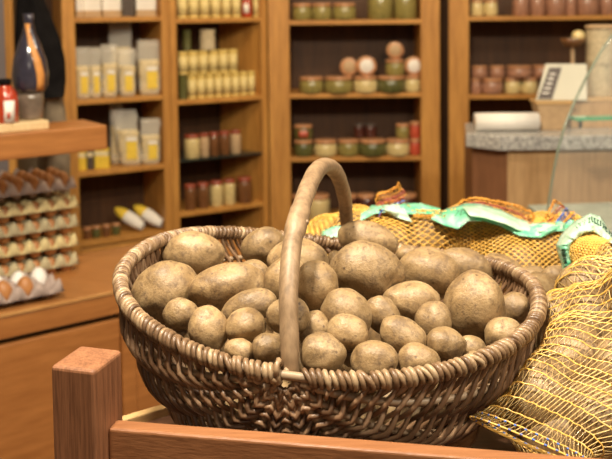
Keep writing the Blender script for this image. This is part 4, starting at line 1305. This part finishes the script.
lace('gathered_mouth', [(556,222), (562,214), (566,208)], [(566,223), (572,217), (576,213)], 1.42, 1.41, 18, M['blue'], M['orange'], bagB, 4)
lace('gathered_mouth', [(561,239), (570,232), (582,226)], [(562,246), (572,240), (584,233)], 1.20, 1.17, 20, M['orange'], M['net'], bagC, 8)
# tuft of bag A
lace('gathered_mouth', [(375,201), (378,193), (388,191), (397,186), (398,182)], [(377,206), (384,203), (396,200), (402,197), (407,194)], 1.42, 1.40, 26, M['orange'], M['red'], bagA, 5)
lace('gathered_mouth', [(378,205), (386,201), (398,199), (405,197)], [(379,217), (382,212), (392,207), (404,202)], 1.40, 1.38, 22, M['red'], M['blue'], bagA, 6)
lace('gathered_mouth', [(412,210), (426,210), (444,211), (458,209)], [(414,217), (428,218), (442,217), (452,216)], 1.39, 1.37, 40, M['net'], M['orange'], bagA, 7)
# mound of netting below the pale film of bag C
def blob_net(cx, cy, Y, a, b, rows_, cols_, parent):
    c_ = at(cx, cy, Y); k_ = Y/F
    S_ = lambda t_, v: c_+Vector((math.cos(2*PI*v)*math.sin(PI*min(.98, max(.02, t_)))*a*k_, math.sin(2*PI*v)*math.sin(PI*min(.98, max(.02, t_)))*.04, math.cos(PI*t_)*b*k_))
    hexnet(S_, rows_, cols_, .0010).build('gathered_netting', M['net'], parent)
blob_net(590, 252, 1.14, 24, 19, 24, 40, bagC)

# ------------------------------------------------------------------ light
def area(name, loc, tgt, size, power, c=(1,.82,.6)):
    d = bpy.data.lights.new(name, 'AREA'); d.shape = 'DISK'; d.size = size; d.energy = power; d.color = c
    o = bpy.data.objects.new(name, d); col.objects.link(o); o.location = loc
    v = Vector(tgt)-Vector(loc); o.rotation_euler = v.to_track_quat('-Z', 'Y').to_euler(); return o
area('ceiling_spot', (-.25, .55, 2.85), (.05, 1.0, 1.3), .20, 60, (1,.89,.71))
area('ceiling_spot', (1.1, .3, 2.85), (.3, 1.1, 1.3), .35, 44, (1,.90,.73))
area('ceiling_spot', (-.5, 3.0, 2.85), (-.5, 4.3, 1.2), .4, 17, (1,.78,.48))
area('ceiling_spot', (.5, 3.1, 2.85), (.5, 4.5, 1.2), .4, 18, (1,.78,.48))
area('ceiling_spot', (1.5, 2.4, 2.85), (1.3, 3.6, 1.1), .4, 20, (1,.88,.70))
area('ceiling_spot', (-.6, 1.1, 2.85), (-.9, 2.5, .9), .4, 24, (1,.84,.60))
area('fill_light', (.2, -1.6, 2.7), (0, 2.5, .9), 1.0, 8, (1,.86,.70))  # soft fill added behind the camera, not a fitting of the shop
w = bpy.data.worlds.new('world'); sc.world = w; w.use_nodes = True
w.node_tree.nodes['Background'].inputs[0].default_value = (1,.8,.6,1); w.node_tree.nodes['Background'].inputs[1].default_value = .07
